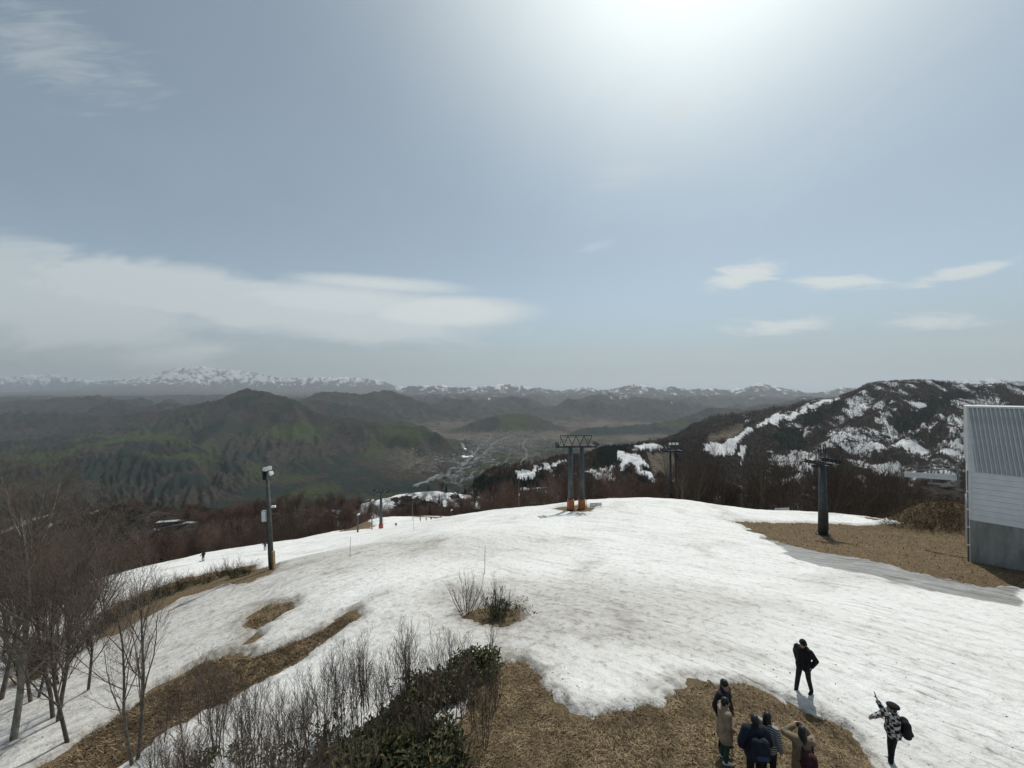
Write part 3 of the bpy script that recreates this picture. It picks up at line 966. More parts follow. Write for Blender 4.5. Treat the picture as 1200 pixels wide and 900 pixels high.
snow = np.zeros(ZF.shape); conifer = np.zeros(ZF.shape); green = np.zeros(ZF.shape); field = np.zeros(ZF.shape)
nA = fbm(XF / 700, YF / 700, 4, 131); nB = fbm(XF / 350, YF / 350, 4, 137); nC = fbm(XF / 220, YF / 220, 3, 139)
snow[hill] = np.where(field_h > 0.5, 0.1, np.maximum(snow_h - 0.5 * dark_h, run_h * 0.95)); field[hill] = field_h * (1 - run_h); conifer[hill] = dark_h * (1 - run_h)
near_w = rF <= 620
kn = near_w
snow[near_w] = 0.33 + fbm(XF[near_w] / 16, YF[near_w] / 16, 3, 143) * 0.5
snow[kn] += 0.22 * (sstep(120, 60, np.abs(PXF - 485)) * sstep(300, 340, rF))[kn]
snow[near_w & (PXF < 330)] -= 0.2
mid = ~hill & (rF > 2700) & (rF < 7600)
snow[mid] = np.clip(sstep(-330, 120, ZF[mid]) * 0.30 + nC[mid] * 0.25, 0, 1)
conifer[mid] = np.clip(0.33 + nB[mid] * 1.0 + sstep(-250, -650, ZF[mid]) * 0.10, 0, 1)
green[mid] = np.clip(-0.05 + 0.55 * sstep(-200, -560, ZF[mid]) + nA[mid] * 0.9, 0, 1)
farm = rF >= 7600
tF_ = (XF / YF)[farm]
line = -800 + 700 * sstep(12000, 8500, rF[farm]) + 330 * sstep(25000, 28000, rF[farm]) + 450 * sstep(-0.2, -0.5, tF_) * sstep(24000, 20000, rF[farm])
snow[farm] = np.clip(sstep(line - 200, line + 1350, ZF[farm]) * np.where(rF[farm] > 27500, 0.58, 0.70) + fbm(XF[farm] / 260, YF[farm] / 260, 4, 149, 0.65) * 0.36, 0, 0.9)
conifer[farm] = np.clip(0.30 + nB[farm] * 0.8, 0, 1)
floor_m = sstep(60, 15, ZF - base_z(XF, YF)) * sstep(-0.36, -0.22, XF / YF) * sstep(2300, 2900, rF) * sstep(11000, 8500, rF)
snow *= 1 - floor_m; green *= 1 - 0.8 * floor_m; conifer *= 1 - 0.55 * floor_m
field = np.maximum(field, floor_m * np.clip(0.45 + nC * 1.2, 0, 0.75))
me = np_mesh('terrain', np.stack([XF, YF, ZF], -1), quads_of(NR_F, NC_F)[:, ::-1])
for nm, arr in (('snow', snow), ('conifer', conifer), ('green', green), ('field', field)):
    fattr(me, nm, arr)
terrain = tag(link('terrain', me, M_TERR), kind='structure')

# ------------------------------------------------------------------ haze: one even box of air round everything
zmin, zmax = float(min(ZF.min(), ZN.min())), float(max(ZF.max(), 60))
hz = MB().box((0, 26000, (zmin + zmax) / 2), (220000, 60000 * 2, zmax - zmin + 60))
hm = bpy.data.materials.new('valley_haze')
hm.use_nodes = True
hm.node_tree.nodes.clear()
HN = NT(hm.node_tree)
hv = HN.n('ShaderNodeVolumePrincipled', {'Color': (0.72, 0.785, 0.84), 'Density': HAZE_DENSITY, 'Anisotropy': 0.35})
hm.node_tree.links.new(hv.outputs[0], HN.n('ShaderNodeOutputMaterial').inputs['Volume'])
haze = tag(hz.build('haze', hm), kind='stuff')

# ------------------------------------------------------------------ vegetation
material('bark', (0.105, 0.09, 0.075), 0.9, 0.1, var=0.5, nscale=6, bump=0.5, bscale=30, bdist=0.01)
material('pale_bark', (0.21, 0.195, 0.165), 0.9, 0.1, var=0.5, nscale=5, bump=0.5, bscale=30, bdist=0.01)
material('twigs', (0.080, 0.060, 0.049), 0.9, 0.1, var=0.4, nscale=1.2)
material('grey_twigs', (0.145, 0.115, 0.092), 0.9, 0.1, var=0.4, nscale=1.2)
material('red_twigs', (0.15, 0.10, 0.08), 0.9, 0.1, var=0.45, nscale=0.5)
material('sapling_twigs', (0.125, 0.095, 0.078), 0.9, 0.1, var=0.4, nscale=1.2)
material('needles', (0.016, 0.026, 0.018), 0.9, 0.1, var=0.5, nscale=1.5)
material('sasa_leaf', (0.075, 0.084, 0.040), 0.75, 0.2, var=0.6, nscale=2.0)
material('sasa_dry_leaf', (0.15, 0.12, 0.065), 0.8, 0.2, var=0.4, nscale=2.0)
material('evergreen_leaf', (0.035, 0.045, 0.020), 0.7, 0.25, var=0.6, nscale=3.0)
material('dry_grass', (0.25, 0.19, 0.115), 0.9, 0.1, var=0.5, nscale=1.2)
material('dark_dry_grass', (0.10, 0.072, 0.044), 0.9, 0.1, var=0.4, nscale=1.2)
material('brush', (0.075, 0.052, 0.032), 0.9, 0.1, var=0.5, nscale=0.8)


class Limbs:
    """Tapered limbs as triangles-and-quads meshes, gathered in numpy-friendly lists."""
    def __init__(self):
        self.v, self.f = [], []

    def limb(self, pts, r0, r1, n):
        base = len(self.v)
        d = (pts[-1] - pts[0]).normalized()
        u = d.orthogonal().normalized()
        w = d.cross(u)
        m = len(pts)
        for i, p in enumerate(pts):
            r = r0 + (r1 - r0) * i / (m - 1)
            for k in range(n):
                a = 6.2832 * k / n
                self.v.append(p + u * (math.cos(a) * r) + w * (math.sin(a) * r))
        for i in range(m - 1):
            for k in range(n):
                self.f.append((base + i * n + k, base + i * n + (k + 1) % n, base + (i + 1) * n + (k + 1) % n, base + (i + 1) * n + k))

    def mesh(self, name):
        me = bpy.data.meshes.new(name)
        me.from_pydata([tuple(p) for p in self.v], [], self.f)
        me.update()
        me.polygons.foreach_set('use_smooth', [True] * len(me.polygons))
        return me


MINR = 0.0045


def grow(rg, trunk, crown, p, d, L, r, level, up, spread, kids, minlen, sides):
    """One limb and, recursively, its children."""
    n = 5 if level == 0 else (4 if level == 1 else (3 if level == 2 else 2))
    pts = [p.copy()]
    q = p.copy()
    dd = d.copy()
    for i in range(n):
        dd = (dd + Vector((rg.uniform(-1, 1), rg.uniform(-1, 1), rg.uniform(-0.5, 1))) * (0.10 if level == 0 else 0.17) + Vector((0, 0, up * 0.10))).normalized()
        q = q + dd * (L / n)
        pts.append(q.copy())
    tip = 0.35 if level == 0 else 0.4
    (trunk if level <= 1 and r > 0.02 else crown).limb(pts, r, r * tip, sides[min(level, len(sides) - 1)])
    if L < minlen or level >= len(kids):
        return
    nk = kids[level]
    for j in range(nk):
        t = (0.25 if level == 0 else 0.15) + (0.98 - (0.25 if level == 0 else 0.15)) * (j + rg.uniform(0.2, 0.9)) / nk
        f = t * n
        i = min(int(f), n - 1)
        o = pts[i].lerp(pts[i + 1], f - i)
        ax = (pts[i + 1] - pts[i]).normalized()
        side = ax.orthogonal().normalized()
        side.rotate(Matrix.Rotation(j * 2.4 + rg.uniform(-0.6, 0.6), 3, ax))
        sp = spread * rg.uniform(0.75, 1.25)
        nd = (ax * math.cos(sp) + side * math.sin(sp)).normalized()
        l2 = L * rg.uniform(0.42, 0.62) * (1.15 - 0.55 * t if level == 0 else 1.1 - 0.4 * t)
        r2 = max(r * (1 - 0.62 * t) * rg.uniform(0.42, 0.6), MINR)
        grow(rg, trunk, crown, o, nd, l2, r2, level + 1, up, spread, kids, minlen, sides)


def bare_tree(name, seed, H, r, kids, spread, up, lean=0.06, stems=1, mats=('bark', 'twigs'), sides=(7, 5, 4, 3), minlen=0.25):
    rg = random.Random(seed)
    tr, cr = Limbs(), Limbs()
    for s in range(stems):
        a = rg.uniform(0, 6.28)
        d = Vector((math.cos(a) * lean, math.sin(a) * lean, 1)).normalized()
        off = Vector((math.cos(a), math.sin(a), 0)) * (0.12 * H / 10 if stems > 1 else 0)
        grow(rg, tr, cr, off + Vector((0, 0, -0.25)), d, H * rg.uniform(0.72, 0.95) if stems > 1 else H * 0.86, r * (rg.uniform(0.6, 1) if stems > 1 else 1), 0, up, spread, kids, minlen, sides)
    o = empty(name)
    link('trunk', tr.mesh('trunk'), MAT[mats[0]], o)
    link('crown', cr.mesh('crown'), MAT[mats[1]], o)
    return o


def place(proto, used, x, y, rz, s, label, cat, group, dz=0.0, tilt=(0.0, 0.0)):
    o = proto if not used.get(proto.name) else copy_tree(proto)
    used[proto.name] = True
    o.location = (x, y, float(gz(x, y)) + dz)
    o.rotation_euler = (tilt[0], tilt[1], rz)
    o.scale = (s, s, s * random.uniform(0.94, 1.06))
    tag(o, label, cat, group)
    return o


USED = {}
rnd = random.Random(5)

# --- tall bare trees on the snowy bank left of the deck
big = [bare_tree('bare_tree', 21 + i, 10.5, (0.115, 0.10, 0.095)[i], (13, 8, 7, 4), (0.62, 0.7, 0.55)[i], 0.9, 0.07, 1, (('pale_bark', 'bark', 'bark')[i], 'grey_twigs')) for i in range(3)]
twin = bare_tree('bare_tree', 40, 8.0, 0.11, (9, 6, 5, 3), 0.6, 1.0, 0.12, 2, ('bark', 'grey_twigs'))
BIG = [(20, 868, 0, 1.05, 0.5, 'tall pale-barked bare tree at the outer end of the snowy bank'), (72, 846, 1, 0.80, 2.0, 'dark bare tree with a straight trunk above the long brown melt strip'),
       (86, 868, 2, 0.72, 4.0, 'slim bare tree standing at the lower end of the long brown melt strip'), (4, 822, 2, 1.10, 1.0, 'tall dense bare tree behind the pale-barked one'),
       (-40, 812, 0, 1.08, 3.0, 'large pale bare tree reaching in from outside the bank'), (-30, 900, 1, 0.85, 5.0, 'bare tree leaning in beside the pale-barked trunk')]
for px, py, k, s, rz, lab in BIG:
    x, y = hit(px, py)
    place(big[k], USED, x, y, rz, s, lab, 'tree', 'bare trees on the snowy bank')
for i in range(7):
    px, py = rnd.uniform(-75, 118), rnd.uniform(735, 850)
    x, y = hit(px, py)
    place(big[i % 3] if i % 4 else twin, USED, x, y, rnd.uniform(0, 6.28), rnd.uniform(0.62, 0.95), 'grey leafless tree in the stand on the snowy bank', 'tree', 'bare trees on the snowy bank')
x, y = hit(163, 893)
place(twin, USED, x, y, 2.2, 0.84, 'twin-stemmed bare tree rooted in the brown melt strip below the bank', 'tree', 'bare trees on the snowy bank')
x, y = hit(230, 905)
# --- thicket of smaller trees further down the bank
thick_p = [bare_tree('thicket_tree', 60 + i, 5.2, 0.06, (9, 7, 5), 0.62, 0.9, 0.2, 3, ('bark', 'twigs')) for i in range(2)]
for px, py in [(5, 770), (30, 752), (52, 770), (60, 742), (84, 752), (100, 735), (118, 742), (20, 728), (42, 716), (70, 718), (-20, 745), (-15, 720), (128, 725), (96, 712)]:
    x, y = hit(px, py)
    place(thick_p[rnd.randrange(2)], USED, x, y, rnd.uniform(0, 6.28), rnd.uniform(0.75, 1.1), 'small multi-stemmed bare tree in the brown thicket on the bank', 'tree', 'thicket on the bank')

# --- saplings in front of the deck
sap = [bare_tree('bare_sapling', 80 + i, 3.0, 0.024, (7, 5, 3), 0.42, 1.3, 0.16, (2, 3, 2, 4)[i], ('bark', 'sapling_twigs'), (5, 4, 3, 3), 0.12) for i in range(4)]
for i in range(66):
    px = 188 + 395 * (i + rnd.uniform(0, 0.9)) / 66
    py = rnd.uniform(835, 985) if px < 420 else rnd.uniform(800, 900) - (px - 420) * 0.12
    x, y = hit(px, py)
    place(sap[i % 4], USED, x, y, rnd.uniform(0, 6.28), rnd.uniform(0.6, 1.0) * (1 - 0.25 * max(0, (px - 450) / 130)), 'thin bare sapling among the bamboo grass below the deck', 'sapling', 'saplings below the deck')

# --- trees beyond the snow crest on the right: trunks stand on the slope that drops away behind it
wood = [bare_tree('bare_tree', 100 + i, 13.0, 0.15, (12, 7, 5), (0.6, 0.5, 0.7)[i], 0.9, 0.04, (1, 1, 2)[i], ('bark', 'twigs'), (5, 4, 3, 3), 0.3) for i in range(3)]
n = 0
while n < 64:
    y = rnd.uniform(68, 96)
    px = rnd.uniform(776, 1062)
    x = (px - CX) / FPX * y
    if math.hypot(x, y) > 200 or (y < 70 and x < 50):
        continue
    place(wood[n % 3], USED, x, y, rnd.uniform(0, 6.28), min(1.5, max(0.6, ((HY - rnd.uniform(514, 560)) / FPX * y - float(gz(x, y))) / 13.6)), 'dark bare tree in the row behind the crest of the snow field', 'tree', 'bare trees behind the snow crest')
    n += 1
# --- front row of the brown wood on the left, just beyond the edge of the snow
for i in range(60):
    f = i / 59
    px = 100 + 300 * f + rnd.uniform(-4, 4)
    y = 92 + 40 * f + rnd.uniform(0, 22)
    x = (px - CX) / FPX * y
    place(wood[i % 3], USED, x, y, rnd.uniform(0, 6.28), rnd.uniform(0.85, 1.25), 'brown bare tree at the edge of the wood beyond the snow field', 'tree', 'bare trees at the wood edge')


# --- scatter for woods too far away to count: geometry-node instances on a point cloud
def proto_mesh(seed, H, kids, spread, mat, r=0.12):
    rg = random.Random(seed)
    tr = Limbs()
    grow(rg, tr, tr, Vector((0, 0, -0.5)), Vector((rg.uniform(-.08, .08), rg.uniform(-.08, .08), 1)).normalized(), H * 0.88, r, 0, 0.9, spread, kids, 0.5, (4, 3, 3, 3))
    me = tr.mesh('wood_tree')
    me.materials.append(mat)
    return bpy.data.objects.new('wood_tree', me)


def conifer_mesh(seed, H, rad, mat):
    rg = random.Random(seed)
    v, f = [], []
    L = Limbs()
    L.limb([Vector((0, 0, -0.5)), Vector((0, 0, H * 0.5)), Vector((0, 0, H * 0.98))], H * 0.016, 0.02, 5)
    v = [tuple(p) for p in L.v]; f = list(L.f)
    nw = 13
    for w in range(nw):
        t = w / (nw - 1)
        z = H * (0.14 + 0.84 * t)
        rr = rad * (1 - t) ** 0.75 + 0.12
        nb = 9 if t < 0.7 else 6
        for b in range(nb):
            a = 6.283 * b / nb + rg.uniform(-0.3, 0.3) + w
            l = rr * rg.uniform(0.7, 1.12)
            c, s = math.cos(a), math.sin(a)
            wd = l * 0.34
            dz = -l * rg.uniform(0.12, 0.45)
            k = len(v)
            v += [(0, 0, z + 0.1), (c * l * 0.55 - s * wd, s * l * 0.55 + c * wd, z + dz * 0.45), (c * l, s * l, z + dz), (c * l * 0.55 + s * wd, s * l * 0.55 - c * wd, z + dz * 0.45), (c * l * 0.55, s * l * 0.55, z + dz * 0.3 + l * 0.14)]
            f += [(k, k + 1, k + 4), (k + 1, k + 2, k + 4), (k + 2, k + 3, k + 4), (k + 3, k, k + 4)]
    me = bpy.data.meshes.new('conifer')
    me.from_pydata(v, [], f)
    me.materials.append(mat)
    return bpy.data.objects.new('conifer', me)


def scatter(name, pts, scl, kinds, protos, label, cat, seed=1):
    pts = np.asarray(pts, dtype=np.float32)
    me = bpy.data.meshes.new(name)
    me.vertices.add(len(pts))
    me.vertices.foreach_set('co', pts.ravel())
    rg = np.random.default_rng(seed)
    fattr(me, 'scl', scl)
    fattr(me, 'which', kinds)
    at = me.attributes.new('turn', 'FLOAT_VECTOR', 'POINT')
    tv = np.zeros((len(pts), 3), np.float32); tv[:, 2] = rg.uniform(0, 6.28, len(pts)); tv[:, :2] = rg.normal(0, 0.04, (len(pts), 2))
    at.data.foreach_set('vector', tv.ravel())
    o = link(name, me)
    ng = bpy.data.node_groups.new(name + '_scatter', 'GeometryNodeTree')
    ng.interface.new_socket('Geometry', in_out='INPUT', socket_type='NodeSocketGeometry')
    ng.interface.new_socket('Geometry', in_out='OUTPUT', socket_type='NodeSocketGeometry')
    G = NT(ng)
    gi, go = ng.nodes.new('NodeGroupInput'), ng.nodes.new('NodeGroupOutput')

    def named(nm, ty):
        nd = ng.nodes.new('GeometryNodeInputNamedAttribute')
        nd.data_type = ty
        nd.inputs['Name'].default_value = nm
        return nd.outputs['Attribute']
    join = ng.nodes.new('GeometryNodeJoinGeometry')
    for i, pr in enumerate(protos):
        cmp_ = ng.nodes.new('FunctionNodeCompare'); cmp_.data_type = 'FLOAT'; cmp_.operation = 'EQUAL'
        ng.links.new(named('which', 'FLOAT'), cmp_.inputs[0]); cmp_.inputs[1].default_value = float(i); cmp_.inputs['Epsilon'].default_value = 0.1
        oi = ng.nodes.new('GeometryNodeObjectInfo'); oi.inputs['Object'].default_value = pr
        ip = ng.nodes.new('GeometryNodeInstanceOnPoints')
        ng.links.new(gi.outputs[0], ip.inputs['Points'])
        ng.links.new(cmp_.outputs[0], ip.inputs['Selection'])
        ng.links.new(oi.outputs['Geometry'], ip.inputs['Instance'])
        ng.links.new(named('turn', 'FLOAT_VECTOR'), ip.inputs['Rotation'])
        ng.links.new(named('scl', 'FLOAT'), ip.inputs['Scale'])
        ng.links.new(ip.outputs[0], join.inputs[0])
    ng.links.new(join.outputs[0], go.inputs[0])
    md = o.modifiers.new('scatter', 'NODES')
    md.node_group = ng
    return tag(o, label, cat, kind='stuff')


MINR = 0.022
PW = [proto_mesh(200 + i, 11.0, (17, 10, 3), (0.6, 0.75)[i], MAT[('twigs', 'red_twigs')[i]], 0.10) for i in range(2)]
MINR = 0.06
PWF = [proto_mesh(220 + i, 11.0, (15, 7), 0.7, MAT[('twigs', 'red_twigs')[i]], 0.16) for i in range(2)]
MINR = 0.0045
PC = [conifer_mesh(230 + i, 13.0, (2.3, 1.8)[i], MAT['needles']) for i in range(2)]
npr = np.random.default_rng(3)

# brown woods 95-620 m away, below the snow field
N_ = 17000
uu = npr.uniform(-1.6, 1.6, N_); rr_ = np.sqrt(npr.uniform(95 ** 2, 640 ** 2, N_))
aa = np.arctan(uu)
x, y = np.sin(aa) * rr_, np.cos(aa) * rr_
z = gz(x, y)
px_ = CX + FPX * x / y
ok = (-seg_dist(FIELD, x, y) < -3.0)
open_knoll = (np.abs(px_ - 485) < 95) & (rr_ > 330) & (rr_ < 470) & (fbm(x / 26, y / 26, 3, 171) > -0.12)
road = (rr_ > 330) & (rr_ < 400) & (px_ > 145) & (px_ < 236)
hidden_right = (px_ > 1060) & (rr_ < 130)
ok &= ~open_knoll & ~road & ~hidden_right & (fbm(x / 40, y / 40, 3, 175) > -0.28)
ok &= npr.uniform(0, 1, N_) < np.where(rr_ < 260, 0.75, 0.55)
x, y, z, rr_, px_ = x[ok], y[ok], z[ok], rr_[ok], px_[ok]
con = ((rr_ > 330) & (np.abs(px_ - 485) < 120) & (npr.uniform(0, 1, len(x)) < 0.30)) | ((rr_ > 480) & (px_ > 540) & (px_ < 720)) | ((rr_ > 300) & (np.abs(px_ - 555) < 12)) | (npr.uniform(0, 1, len(x)) < 0.02) | ((px_ > 888) & (px_ < 925) & (rr_ < 240) & (npr.uniform(0, 1, len(x)) < 0.5))
kinds = np.where(con, 2 + (npr.uniform(0, 1, len(x)) < 0.5), (npr.uniform(0, 1, len(x)) < 0.6).astype(float))
scl = np.where(con, npr.uniform(0.55, 1.0, len(x)), npr.uniform(0.7, 1.1, len(x))) * np.where((px_ < 215) & (rr_ > 330), 0.45, 1.0)
scatter('bare_wood', np.stack([x, y, z], -1), scl, kinds, PW + PC, 'brown leafless wood with a few dark conifers below the snow field', 'wood')

# woods on the ski hill, 640-2600 m away: thin bare trees over old snow, dark conifer stands
N_ = 260000
uu = npr.uniform(-0.1, 1.6, N_); rr_ = np.sqrt(npr.uniform(640 ** 2, np.where(uu > 0.5, 4200.0, 2600.0) ** 2, N_))
aa = np.arctan(uu)
x, y = np.sin(aa) * rr_, np.cos(aa) * rr_
fs = sampler(snow, NC_F, NR_F, R1, R2); fc = sampler(conifer, NC_F, NR_F, R1, R2); ff = sampler(field, NC_F, NR_F, R1, R2)
z = g_far(x, y)
sn, cf, fd = fs(x, y), fc(x, y), ff(x, y)
up_ = z - base_z(x, y)
ok = (fd < 0.3) & (sn < 0.72) & (up_ > 10) & (npr.uniform(0, 1, N_) < np.where(cf > 0.4, 1.0, 0.75 - 0.5 * sstep(0.45, 0.7, sn)))
x, y, z, cf = x[ok], y[ok], z[ok], cf[ok]
con = (cf > 0.4) | (fbm(x / 70, y / 70, 3, 181) > 0.33)
kinds = np.where(con, 2 + (npr.uniform(0, 1, len(x)) < 0.5), (npr.uniform(0, 1, len(x)) < 0.4).astype(float))
scatter('hillside_wood', np.stack([x, y, z], -1), npr.uniform(0.7, 1.15, len(x)), kinds, PWF + PC, 'sparse leafless wood and dark conifers over old snow on the ski hill', 'wood', 2)


# --- leaf clumps: bamboo grass and evergreen bushes
def leaf_clump(name, centres, per, spread, size, mats, seed, zofs=0.0, flat=False, up=0.6):
    rg = np.random.default_rng(seed)
    c = np.repeat(np.asarray(centres, dtype=np.float64), per, 0)
    n = len(c)
    p = c + rg.normal(0, 1, (n, 3)) * np.asarray(spread)
    p[:, 2] = np.maximum(p[:, 2], c[:, 2] - 0.05)
    az = rg.uniform(0, 6.283, n); el = rg.normal(up, 0.45, n)
    d = np.stack([np.cos(az) * np.cos(el), np.sin(az) * np.cos(el), np.sin(el)], -1)
    s = np.stack([-np.sin(az), np.cos(az), np.zeros(n)], -1)
    L = size * rg.uniform(0.6, 1.3, n)[:, None]
    w = L * 0.16
    nrm = np.cross(d, s)
    mid = p + d * L * 0.5 + nrm * L * 0.06
    tip = p + d * L - np.array([0, 0, 1.0]) * L * 0.18
    V = np.stack([p, mid + s * w, tip, mid - s * w], 1).reshape(-1, 3)
    me = np_mesh(name, V, np.arange(n * 4).reshape(-1, 4), False)
    for m_ in mats:
        me.materials.append(MAT[m_])
    me.polygons.foreach_set('material_index', rg.choice(len(mats), n, p=[0.72, 0.28][:len(mats)] if len(mats) == 2 else None).astype(np.int32))
    return me


SASA = poly_px([(585, 766), (566, 800), (552, 840), (540, 880), (528, 905), (515, 960), (330, 960), (380, 895), (430, 858), (470, 826), (510, 792), (545, 776)])
bx0, by0 = np.min(SASA, 0); bx1, by1 = np.max(SASA, 0)
cx_, cy_ = npr.uniform(bx0, bx1, 3800), npr.uniform(by0, by1, 3800)
ins = seg_dist(SASA, cx_, cy_) < 0.1 + fbm(cx_ / 0.5, cy_ / 0.5, 2, 190) * 0.8
cx_, cy_ = cx_[ins], cy_[ins]
lush = fbm(cx_ / 1.1, cy_ / 1.1, 3, 198)
kp = lush > -0.16
cx_, cy_, lush = cx_[kp], cy_[kp], lush[kp]
rim = sstep(0.0, -1.0, seg_dist(SASA, cx_, cy_))
cen = np.stack([cx_, cy_, gz(cx_, cy_) + npr.uniform(0.05, 1.0, len(cx_)) * (0.14 + 0.32 * rim + 0.6 * np.clip(lush, -0.2, 0.5))], -1)
sasa = link('bamboo_grass', leaf_clump('bamboo_grass', cen, 10, (0.14, 0.14, 0.12), 0.25, ['sasa_leaf', 'sasa_dry_leaf'], 5))
tag(sasa, 'dense dark green bamboo grass on the edge of the dead turf', 'bamboo grass', kind='stuff')
# thinner tufts among the saplings
SAS2 = poly_px([(510, 800), (430, 858), (380, 895), (330, 960), (150, 960), (200, 890), (260, 880), (330, 885), (420, 835), (480, 800)])
cx_, cy_ = npr.uniform(-14, 0, 2600), npr.uniform(7, 16, 2600)
ins = (seg_dist(SAS2, cx_, cy_) < 0) & (fbm(cx_ / 0.8, cy_ / 0.8, 3, 193) > 0.06)
cx_, cy_ = cx_[ins], cy_[ins]
cen = np.stack([cx_, cy_, gz(cx_, cy_) + npr.uniform(0.05, 0.5, len(cx_))], -1)
s2 = link('bamboo_grass', leaf_clump('bamboo_grass', cen, 10, (0.12, 0.12, 0.12), 0.19, ['sasa_leaf', 'sasa_dry_leaf'], 6))
tag(s2, 'scattered tufts of bamboo grass poking through snow under the saplings', 'bamboo grass', kind='stuff')


def shrub(name, seed, H, stems, leaves, mats=('twigs', 'evergreen_leaf'), spread=0.9, kids=(6, 4), lz=0.35):
    """Low shrub: a fan of bare stems over a mass of small evergreen leaves."""
    rg = random.Random(seed)
    L = Limbs()
    for s in range(stems):
        a = rg.uniform(0, 6.28)
        k = rg.uniform(0.1, spread)
        d = Vector((math.cos(a) * k, math.sin(a) * k, 1)).normalized()
        o = Vector((math.cos(a), math.sin(a), 0)) * rg.uniform(0, 0.25) + Vector((0, 0, -0.1))
        grow(rg, L, L, o, d, H * rg.uniform(0.6, 1.0), 0.014 * H / 2 + 0.004, 1, 0.9, 0.42, (0,) + kids, 0.12, (4, 4, 3, 3))
    o = empty(name)
    link('stems', L.mesh('stems'), MAT[mats[0]], o)
    if leaves:
        nr_ = np.random.default_rng(seed)
        cen = nr_.normal(0, 1, (leaves, 3)) * (H * 0.27, H * 0.27, H * 0.10) + (0, 0, H * lz * 0.55)
        link('foliage', leaf_clump('foliage', cen, 12, (0.09, 0.09, 0.07), 0.13, [mats[1]], seed), None, o)
    return o


# the bush standing alone on the snow: two bare fans and a low evergreen clump
for px, py, s, H, st, lv, lab in [(548, 718, 1.0, 2.1, 16, 0, 'fan of bare twigs rising from the snow beside the evergreen bush'), (583, 722, 1.0, 2.0, 15, 110, 'lone low evergreen bush with bare twigs on the open snow')]:
    b = shrub('shrub', int(px), H, st, lv, spread=1.0, kids=(5, 4))
    x, y = hit(px, py)
    b.location = (x, y, float(gz(x, y)))
    tag(b, lab, 'shrub')
# shrubs along the melted strip by the floodlight pole, on the thicket's foot and beside the bank
sh = [shrub('shrub', 300 + i, 1.7, 14, 60, ('brush', 'evergreen_leaf'), 1.0) for i in range(3)]
for px, py in [(262, 676), (246, 682), (232, 684), (216, 690), (276, 676), (202, 697), (188, 700), (172, 708), (158, 714), (146, 722), (134, 728), (122, 738), (290, 673)]:
    x, y = hit(px, py)
    place(sh[int(px) % 3] if px != 262 else sh[0], USED, x, y, rnd.uniform(0, 6.28), rnd.uniform(0.75, 1.15), 'low brown and green shrub on the melted strip behind the floodlight pole', 'shrub', 'shrubs along the melted strip')
shb = [shrub('shrub', 320 + i, 1.8, 20, 0, ('brush', 'evergreen_leaf'), 1.2, (7, 4)) for i in range(2)]
for px, py in [(40, 792), (55, 775), (30, 798), (20, 780), (60, 768), (75, 800), (110, 758), (96, 765)]:
    x, y = hit(px, py)
    place(shb[rnd.randrange(2)], USED, x, y, rnd.uniform(0, 6.28), rnd.uniform(0.8, 1.2), 'tangled brown leafless shrub under the trees on the snowy bank', 'shrub', 'brown shrubs on the bank')
for pr in sh + shb + thick_p + sap + wood + big + [twin]:
    if not USED.get(pr.name):
        for c_ in list(pr.children):
            bpy.data.objects.remove(c_)
        bpy.data.objects.remove(pr)
# matted brush over the mound by the building
L = Limbs()
for i in range(2600):
    a, q_ = rnd.uniform(0, 6.28), rnd.uniform(0, 1) ** 0.5
    x, y = 49.5 + math.cos(a) * q_ * 6.2, 44.5 + math.sin(a) * q_ * 4.2
    p = Vector((x, y, float(gz(x, y)) - 0.05))
    d = Vector((rnd.uniform(-1, 1), rnd.uniform(-1, 1), rnd.uniform(0.3, 1.1))).normalized()
    l = rnd.uniform(0.4, 1.1)
    L.limb([p, p + d * l * 0.5, p + (d + Vector((rnd.uniform(-.5, .5), rnd.uniform(-.5, .5), -0.25))).normalized() * l], 0.022, 0.007, 3)
tag(link('brush', L.mesh('brush'), MAT['brush']), 'matted brown brush covering the mound beside the corrugated building', 'brush', kind='stuff')


# --- dead grass: short bent blades lying over the turf
def blades(name, poly, n, size, mats, seed, flop=0.5, mar=0.0):
    rg = np.random.default_rng(seed)
    P = np.array(poly)
    lo, hi = P.min(0), P.max(0)
    x, y = rg.uniform(lo[0], hi[0], n * 3), rg.uniform(lo[1], hi[1], n * 3)
    y = np.maximum(y, 6.0)
    ins = seg_dist(poly, x, y) < mar + fbm(x / 0.4, y / 0.4, 2, 195) * 0.3
    x, y = x[ins][:n], y[ins][:n]
    n = len(x)
    z = gz(x, y)
    az = rg.normal(-1.9, 1.1, n); el = np.abs(rg.normal(0.25, flop, n))
    d = np.stack([np.cos(az) * np.cos(el), np.sin(az) * np.cos(el), np.sin(el)], -1)
    s = np.stack([-np.sin(az), np.cos(az), 0 * az], -1)
    L = (size * rg.uniform(0.5, 1.4, n))[:, None]
    p = np.stack([x, y, z], -1) + rg.uniform(0, 0.03, (n, 1)) * (0, 0, 1)
    w = L * 0.05
    V = np.stack([p - s * w, p + s * w, p + d * L - np.array([0, 0, 0.25]) * L], 1).reshape(-1, 3)
    me = np_mesh(name, V, np.arange(n * 3).reshape(-1, 3), False)
    for m_ in mats:
        me.materials.append(MAT[m_])
    me.polygons.foreach_set('material_index', rg.choice(len(mats), n, p=(0.68, 0.32)).astype(np.int32))
    return me


